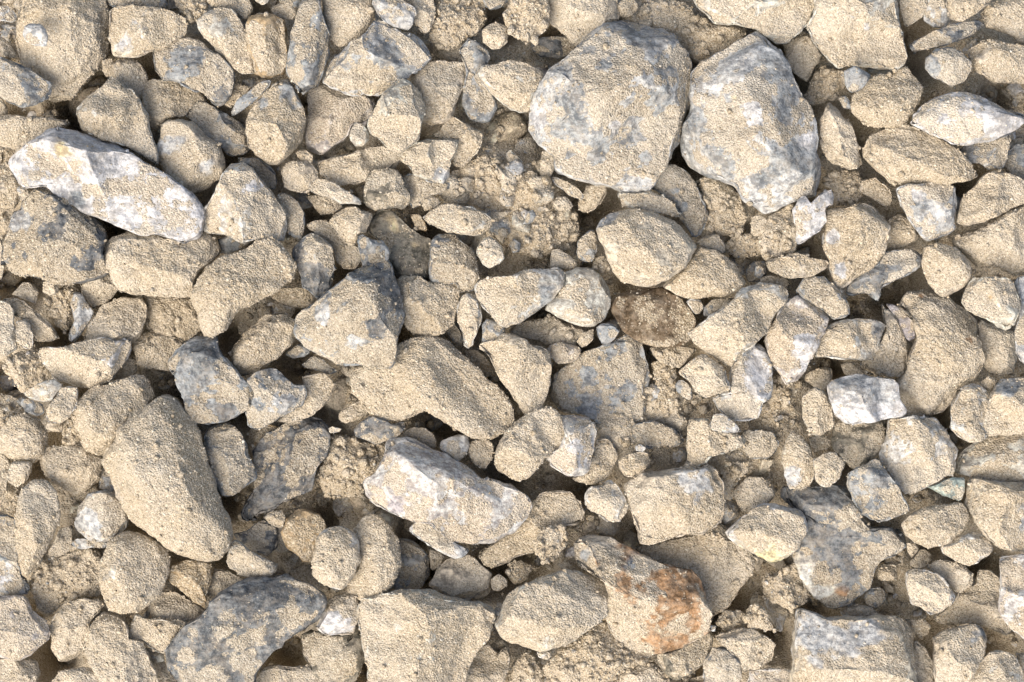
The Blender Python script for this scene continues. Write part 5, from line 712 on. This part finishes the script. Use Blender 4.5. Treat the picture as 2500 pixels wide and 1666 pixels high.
# ------------------------------------------------------------------ the stones
def build_stone(idx, row):
    name, label, cat, group, typ, dust, level, hf, pexp, facets, centre, outline, spots = row
    rs = np.random.RandomState(1000 + idx)
    cx, cy = px_world(centre[0], centre[1], level)
    pts = [px_world(x, y, level) for x, y in outline]
    poly = [((x - cx) / S, (y - cy) / S) for x, y in pts]          # px-sized local units, y up
    a = np.array(poly)
    area = 0.5 * abs(np.dot(a[:, 0], np.roll(a[:, 1], 1)) - np.dot(a[:, 1], np.roll(a[:, 0], 1)))
    size = math.sqrt(area)
    R = radial(poly) * 1.035 + (2.0 if pexp > 2.7 and size > 60 else 0.0)
    sub = 7 if size > 330 else 6 if size > 150 else 5 if size > 60 else 4
    inr = min(0.5 * size, np.percentile(R, 25))
    H = hf * inr
    v, f = SPH[sub]
    v = v + np.array([0, 0, 0.55])
    v /= np.linalg.norm(v, axis=1, keepdims=True)
    th = np.arctan2(v[:, 1], v[:, 0])
    c = np.hypot(v[:, 0], v[:, 1])
    s = v[:, 2]
    k = 1 / (c ** pexp + np.abs(s) ** pexp) ** (1 / pexp)
    rho, zz = c * k, s * k
    Rt = np.interp(np.mod(th, 2 * math.pi), np.arange(721) * 2 * math.pi / 720, np.append(R, R[0]))
    x, y = rho * Rt * np.cos(th), rho * Rt * np.sin(th)
    z = np.where(zz > 0, zz * H, zz * H * 0.75)
    # broad facets of the upper side
    fl = list(facets)
    for _ in range(rs.randint(2, 4) if not fl else 1 if size < 200 else 0):
        fl.append((rs.uniform(0, 360), rs.uniform(14, 38), rs.uniform(0.04, 0.22)))
    top = z > 0
    zt = z.copy()
    soft = 0.035 * H if pexp > 2.4 else 0.2 * H
    for az, tilt, off in fl:
        az = math.radians(az)
        dirx, diry = math.cos(az), -math.sin(az)
        plane = H * (1 - off) - math.tan(math.radians(tilt)) * (x * dirx + y * diry)
        plane = np.maximum(plane, 0.18 * H * zz)
        zt = np.where(top, smin(zt, plane, soft), zt)
    z = np.where(top, np.maximum(zt, 0.05 * H * zz), z)
    v = np.stack([x, y, z], 1)
    # broken side faces that bevel the rim
    if pexp > 2.7:
        nf = rs.randint(4, 7)
        a0 = rs.uniform(0, 6.28)
        for j in range(nf):
            az = a0 + (j + rs.uniform(-0.32, 0.32)) * 2 * math.pi / nf
            ca, sa = math.cos(az), math.sin(az)
            sup = (x * ca + y * sa).max()
            d0, zc = sup * rs.uniform(0.70, 0.95), H * rs.uniform(0.40, 0.75)
            plane = zc - math.tan(math.radians(rs.uniform(45, 74))) * (x * ca + y * sa - d0)
            plane = np.maximum(plane, 0.10 * H * zz)
            z = np.where(z > 0, smin(z, plane, 0.03 * H), z)
    v = np.stack([x, y, z], 1)
    # chipped corners
    nchip = 9 if pexp > 2.4 else 4
    for _ in range(nchip):
        n = rs.normal(size=3)
        n[2] = abs(n[2]) * 0.8 + 0.5
        n /= np.linalg.norm(n)
        dd = v @ n
        cut = dd.max() - inr * rs.uniform(0.04, 0.20)
        v = v - np.maximum(0, dd - cut)[:, None] * n * 0.97
    # how sharply each spot sticks out (rubbed edges hold less sand)
    e = np.concatenate([f[:, [0, 1]], f[:, [1, 2]], f[:, [2, 0]]])
    deg = np.bincount(e[:, 0], minlength=len(v))

    def around(a):
        return np.bincount(e[:, 0], weights=a[e[:, 1]], minlength=len(v)) / deg
    nrm = normals(v, f)
    lap = np.stack([around(v[:, c_]) for c_ in range(3)], 1) - v
    conv = -(lap * nrm).sum(1) / max(1e-6, math.sqrt(area / len(v)))
    for _ in range(4):
        conv = around(conv)
    # wear, cracks and grains
    clod = typ == 'k'
    o3 = rs.uniform(0, 900, 3)
    nrm = normals(v, f)
    q = v + o3
    amp = 1.7 if clod else 1.0
    disp = 0.03 * inr * vnoise(q / (0.6 * inr)) * amp + 0.022 * inr * vnoise(q / (0.25 * inr) + 7) * amp
    if pexp > 2.7:
        disp -= min(1.0, size / 110.0) * (6.5 * np.abs(vnoise(q / 46.0 + 13)) + 3.2 * np.abs(vnoise(q / 19.0 + 17)))
    v = v + disp[:, None] * nrm
    nrm = normals(v, f)
    rough = (0.7 + 0.6 * dust) * (1.35 if clod else 1.0)
    fs = min(1.0, size / 90.0)
    disp = fs * rough * (2.6 * vnoise(q / 27.0 + 3) + 1.5 * vnoise(q / 12.0 + 11)) + rough * dust * 1.3 * vnoise(q / 6.5 + 5)
    v = v + disp[:, None] * nrm
    # where sand sticks, the stone's own colours and painted shade
    nrm = normals(v, f)
    w = min(1.0, size / 110.0)
    fbm = 0.55 * vnoise(q / (62.0 * w) + 21) + 0.32 * vnoise(q / (26.0 * w) + 4) + 0.22 * vnoise(q / 11.0 + 8)
    lay = fbm + 0.8 * (nrm[:, 2] - 0.75) - 2.2 * np.clip(conv, -0.05, 0.25)
    upper = nrm[:, 2] > 0.1
    thr = np.quantile(lay[upper], min(0.995, max(0.0, 1 - dust * 1.02))) if dust < 0.98 else -9
    stick = np.clip((lay - thr) / 0.34 + 0.5, 0, 1)
    rc = np.tile(np.array(COL[typ]) * rs.uniform(0.92, 1.08), (len(v), 1))
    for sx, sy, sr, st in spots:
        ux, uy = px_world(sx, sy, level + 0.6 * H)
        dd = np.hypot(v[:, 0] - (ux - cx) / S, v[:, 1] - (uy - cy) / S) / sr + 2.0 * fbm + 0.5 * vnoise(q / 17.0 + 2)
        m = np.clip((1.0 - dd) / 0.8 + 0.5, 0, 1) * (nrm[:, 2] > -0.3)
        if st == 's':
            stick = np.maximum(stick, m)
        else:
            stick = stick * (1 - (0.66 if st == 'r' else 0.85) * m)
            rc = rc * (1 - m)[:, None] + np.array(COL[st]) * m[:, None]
    zmin = v[:, 2].min()
    v[:, 2] -= zmin
    me = make_mesh(name, v * S, f, ROCK)
    me.attributes.new('dust', 'FLOAT', 'POINT').data.foreach_set('value', stick.astype(np.float32))
    rgba = np.concatenate([rc, np.ones((len(v), 1))], 1).astype(np.float32)
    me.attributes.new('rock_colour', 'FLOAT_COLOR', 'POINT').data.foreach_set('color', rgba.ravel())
    o = bpy.data.objects.new(name, me)
    o.location = (cx, cy, (level + zmin) * S)
    scene.collection.objects.link(o)
    o['label'] = label
    o['category'] = cat
    if group:
        o['group'] = group
    wv = v + np.array([cx / S, cy / S, level + zmin])
    sow(wv, f, (0.06 + 0.94 * stick ** 1.5) * (0.9 if clod else rs.uniform(0.05, 1.0) ** 1.2))
    splat(wv[:, 0] * S, wv[:, 1] * S, wv[:, 2] * S, idx)

for i, row in enumerate(STONES):
    build_stone(i, row)

# ------------------------------------------------------------------ loose grit and crumbs, too many to count
def build_gravel():
    """small broken stones half buried in the sand between the larger ones"""
    rs = np.random.RandomState(9)
    V, F, C, D, n = [], [], [], [], 0
    kinds = 'tttttcccGGgpk'
    M = 20000
    for x, y, a in zip(rs.uniform(-150, 2650, M), rs.uniform(-120, 1780, M), rs.rand(M)):
        ix, iy = int((x - GX0) / CELL), int((y - GY0) / CELL)
        ident, z = idbuf[iy, ix], zbuf[iy, ix] / S
        onclod = ident >= 0 and STONES[ident][4] == 'k'
        if z < -500 or not (ident == -2 or (onclod and a < 0.6)):
            continue
        r = 5 + 42 * a ** 3.2
        if onclod:
            r *= 0.6
        tv, tf = SPH[3 if r > 13 else 2]
        m = tv * (rs.uniform(0.55, 1.3, 3) * r)
        for _ in range(9):
            k = rs.normal(size=3)
            k /= np.linalg.norm(k)
            dd = m @ k
            m = m - np.maximum(0, dd - dd.max() + r * rs.uniform(0.15, 0.5))[:, None] * k
        m = m * (1 + 0.04 * vnoise(m / (0.3 * r) + rs.uniform(0, 90)))[:, None]
        u, s_, vt = np.linalg.svd(rs.normal(size=(3, 3)))
        m = m @ u
        m[:, 2] *= 0.8
        V.append(m + np.array([x - 1250, -(y - 833), z + 0.2 * r]))
        F.append(tf + n)
        n += len(tv)
        C.append(np.tile(np.append(np.array(COL[kinds[rs.randint(len(kinds))]]) * rs.uniform(0.9, 1.15), 1), (len(tv), 1)))
        du = rs.uniform(0.15, 1.1)
        D.append(np.clip(du + 0.5 * vnoise(V[-1] / 12.0), 0, 1) * (m[:, 2] > -0.5 * r))
    v, f, dust = np.concatenate(V), np.concatenate(F), np.concatenate(D)
    me = make_mesh('gravel', v * S, f, ROCK)
    me.attributes.new('dust', 'FLOAT', 'POINT').data.foreach_set('value', dust.astype(np.float32))
    me.attributes.new('rock_colour', 'FLOAT_COLOR', 'POINT').data.foreach_set('color', np.concatenate(C).astype(np.float32).ravel())
    o = bpy.data.objects.new('gravel', me)
    scene.collection.objects.link(o)
    o['kind'] = 'stuff'
    o['label'] = 'small sharp chips of gravel half buried in sand between the stones'
    o['category'] = 'gravel'
    sow(v, f, dust * 0.5)
    splat(v[:, 0] * S, v[:, 1] * S, v[:, 2] * S, -3)
build_gravel()

def build_grit():
    rs = np.random.RandomState(5)
    V, F, n = [], [], 0

    def put(x, y, z, r, sub, flat=1.0):
        nonlocal n
        tv, tf = SPH[sub]
        m = tv * (rs.uniform(0.65, 1.3, 3) * r * np.array([1, 1, flat]))
        if sub <= 2:
            m = m * (1 + 0.3 * rs.uniform(-1, 1, (len(tv), 1)))
        else:
            for _ in range(7):
                k = rs.normal(size=3)
                k /= np.linalg.norm(k)
                dd = m @ k
                m -= np.maximum(0, dd - dd.max() + r * rs.uniform(0.15, 0.45))[:, None] * k
            m = m * (1 + 0.05 * vnoise(m / (0.35 * r) + rs.uniform(0, 90)))[:, None]
        c_, s_ = math.cos(rs.uniform(0, 6.3)), math.sin(rs.uniform(0, 6.3))
        q = math.hypot(c_, s_)
        c_, s_ = c_ / q, s_ / q
        m = np.stack([m[:, 0] * c_ - m[:, 1] * s_, m[:, 0] * s_ + m[:, 1] * c_, m[:, 2]], 1)
        V.append(m + np.array([x - 1250, -(y - 833), z]))
        F.append(tf + n)
        n += len(tv)

    def at(x, y):
        ix, iy = int((x - GX0) / CELL), int((y - GY0) / CELL)
        return idbuf[iy, ix], zbuf[iy, ix] / S

    # crumbs and grains
    N = 24000
    for x, y, a in zip(rs.uniform(-150, 2650, N), rs.uniform(-120, 1780, N), rs.rand(N)):
        ident, z = at(x, y)
        if z < -500:
            continue
        onsand = ident in (-2, -3) or (ident >= 0 and STONES[ident][4] == 'k')
        if onsand:
            r = 3.5 + 8.5 * a ** 4
        else:
            if rs.rand() > 0.12 * STONES[ident][5] ** 2:
                continue
            r = 3.0 + 4.5 * a ** 3
        put(x, y, z + 0.2 * r, r, 2 if r > 6.5 else 1)
    v = np.concatenate(V) * S
    o = bpy.data.objects.new('grit', make_mesh('grit', v, np.concatenate(F), SAND))
    scene.collection.objects.link(o)
    o['label'] = 'loose tan crumbs of sand scattered over stones and hollows'
    o['category'] = 'grit'
    o['kind'] = 'stuff'
    o.color = (.50, .42, .30, 1)
build_grit()

# ------------------------------------------------------------------ the crust of single sand grains
def build_crust():
    p = np.concatenate(SOWN)
    ix = ((p[:, 0] + 1250 - GX0) / CELL).astype(int)
    iy = ((-p[:, 1] + 833 - GY0) / CELL).astype(int)
    p = p[p[:, 2] > zbuf[iy, ix] / S - 35]
    r = 0.8 + 1.15 * GRNG.rand(len(p)) ** 2 + 2.6 * GRNG.rand(len(p)) ** 16
    me = bpy.data.meshes.new('sand_crust')
    me.vertices.add(len(p))
    me.vertices.foreach_set('co', np.ascontiguousarray(p * S, dtype=np.float32).ravel())
    me.attributes.new('grain', 'FLOAT', 'POINT').data.foreach_set('value', (r * S).astype(np.float32))
    me.materials.append(GRAIN)
    o = bpy.data.objects.new('sand_crust', me)
    scene.collection.objects.link(o)
    o['kind'] = 'stuff'
    o['label'] = 'crust of pale tan sand grains clinging to stones and ground'
    o['category'] = 'sand'
    ng = bpy.data.node_groups.new('sand grains', 'GeometryNodeTree')
    ng.interface.new_socket('Geometry', in_out='INPUT', socket_type='NodeSocketGeometry')
    ng.interface.new_socket('Geometry', in_out='OUTPUT', socket_type='NodeSocketGeometry')
    n, l = ng.nodes, ng.links
    gi, go = n.new('NodeGroupInput'), n.new('NodeGroupOutput')
    ico = n.new('GeometryNodeMeshIcoSphere')
    ico.inputs['Radius'].default_value = 1.0
    ico.inputs['Subdivisions'].default_value = 1
    sm = n.new('GeometryNodeSetMaterial')
    sm.inputs['Material'].default_value = GRAIN
    iop = n.new('GeometryNodeInstanceOnPoints')
    na = n.new('GeometryNodeInputNamedAttribute')
    na.data_type = 'FLOAT'
    na.inputs['Name'].default_value = 'grain'
    rv = n.new('FunctionNodeRandomValue')
    rv.data_type = 'FLOAT_VECTOR'
    rv.inputs[1].default_value = (6.28, 6.28, 6.28)
    sc = n.new('FunctionNodeRandomValue')
    sc.data_type = 'FLOAT_VECTOR'
    sc.inputs[0].default_value = (0.7, 0.7, 0.6)
    sc.inputs[1].default_value = (1.35, 1.25, 1.1)
    sc.inputs['Seed'].default_value = 4
    mul = n.new('ShaderNodeVectorMath')
    mul.operation = 'SCALE'
    l.new(gi.outputs[0], iop.inputs['Points'])
    l.new(ico.outputs['Mesh'], sm.inputs['Geometry'])
    l.new(sm.outputs['Geometry'], iop.inputs['Instance'])
    l.new(rv.outputs[0], iop.inputs['Rotation'])
    l.new(sc.outputs[0], mul.inputs[0])
    l.new(na.outputs[0], mul.inputs['Scale'])
    l.new(mul.outputs[0], iop.inputs['Scale'])
    l.new(iop.outputs[0], go.inputs[0])
    md = o.modifiers.new('grains', 'NODES')
    md.node_group = ng
    return len(p)
build_crust()
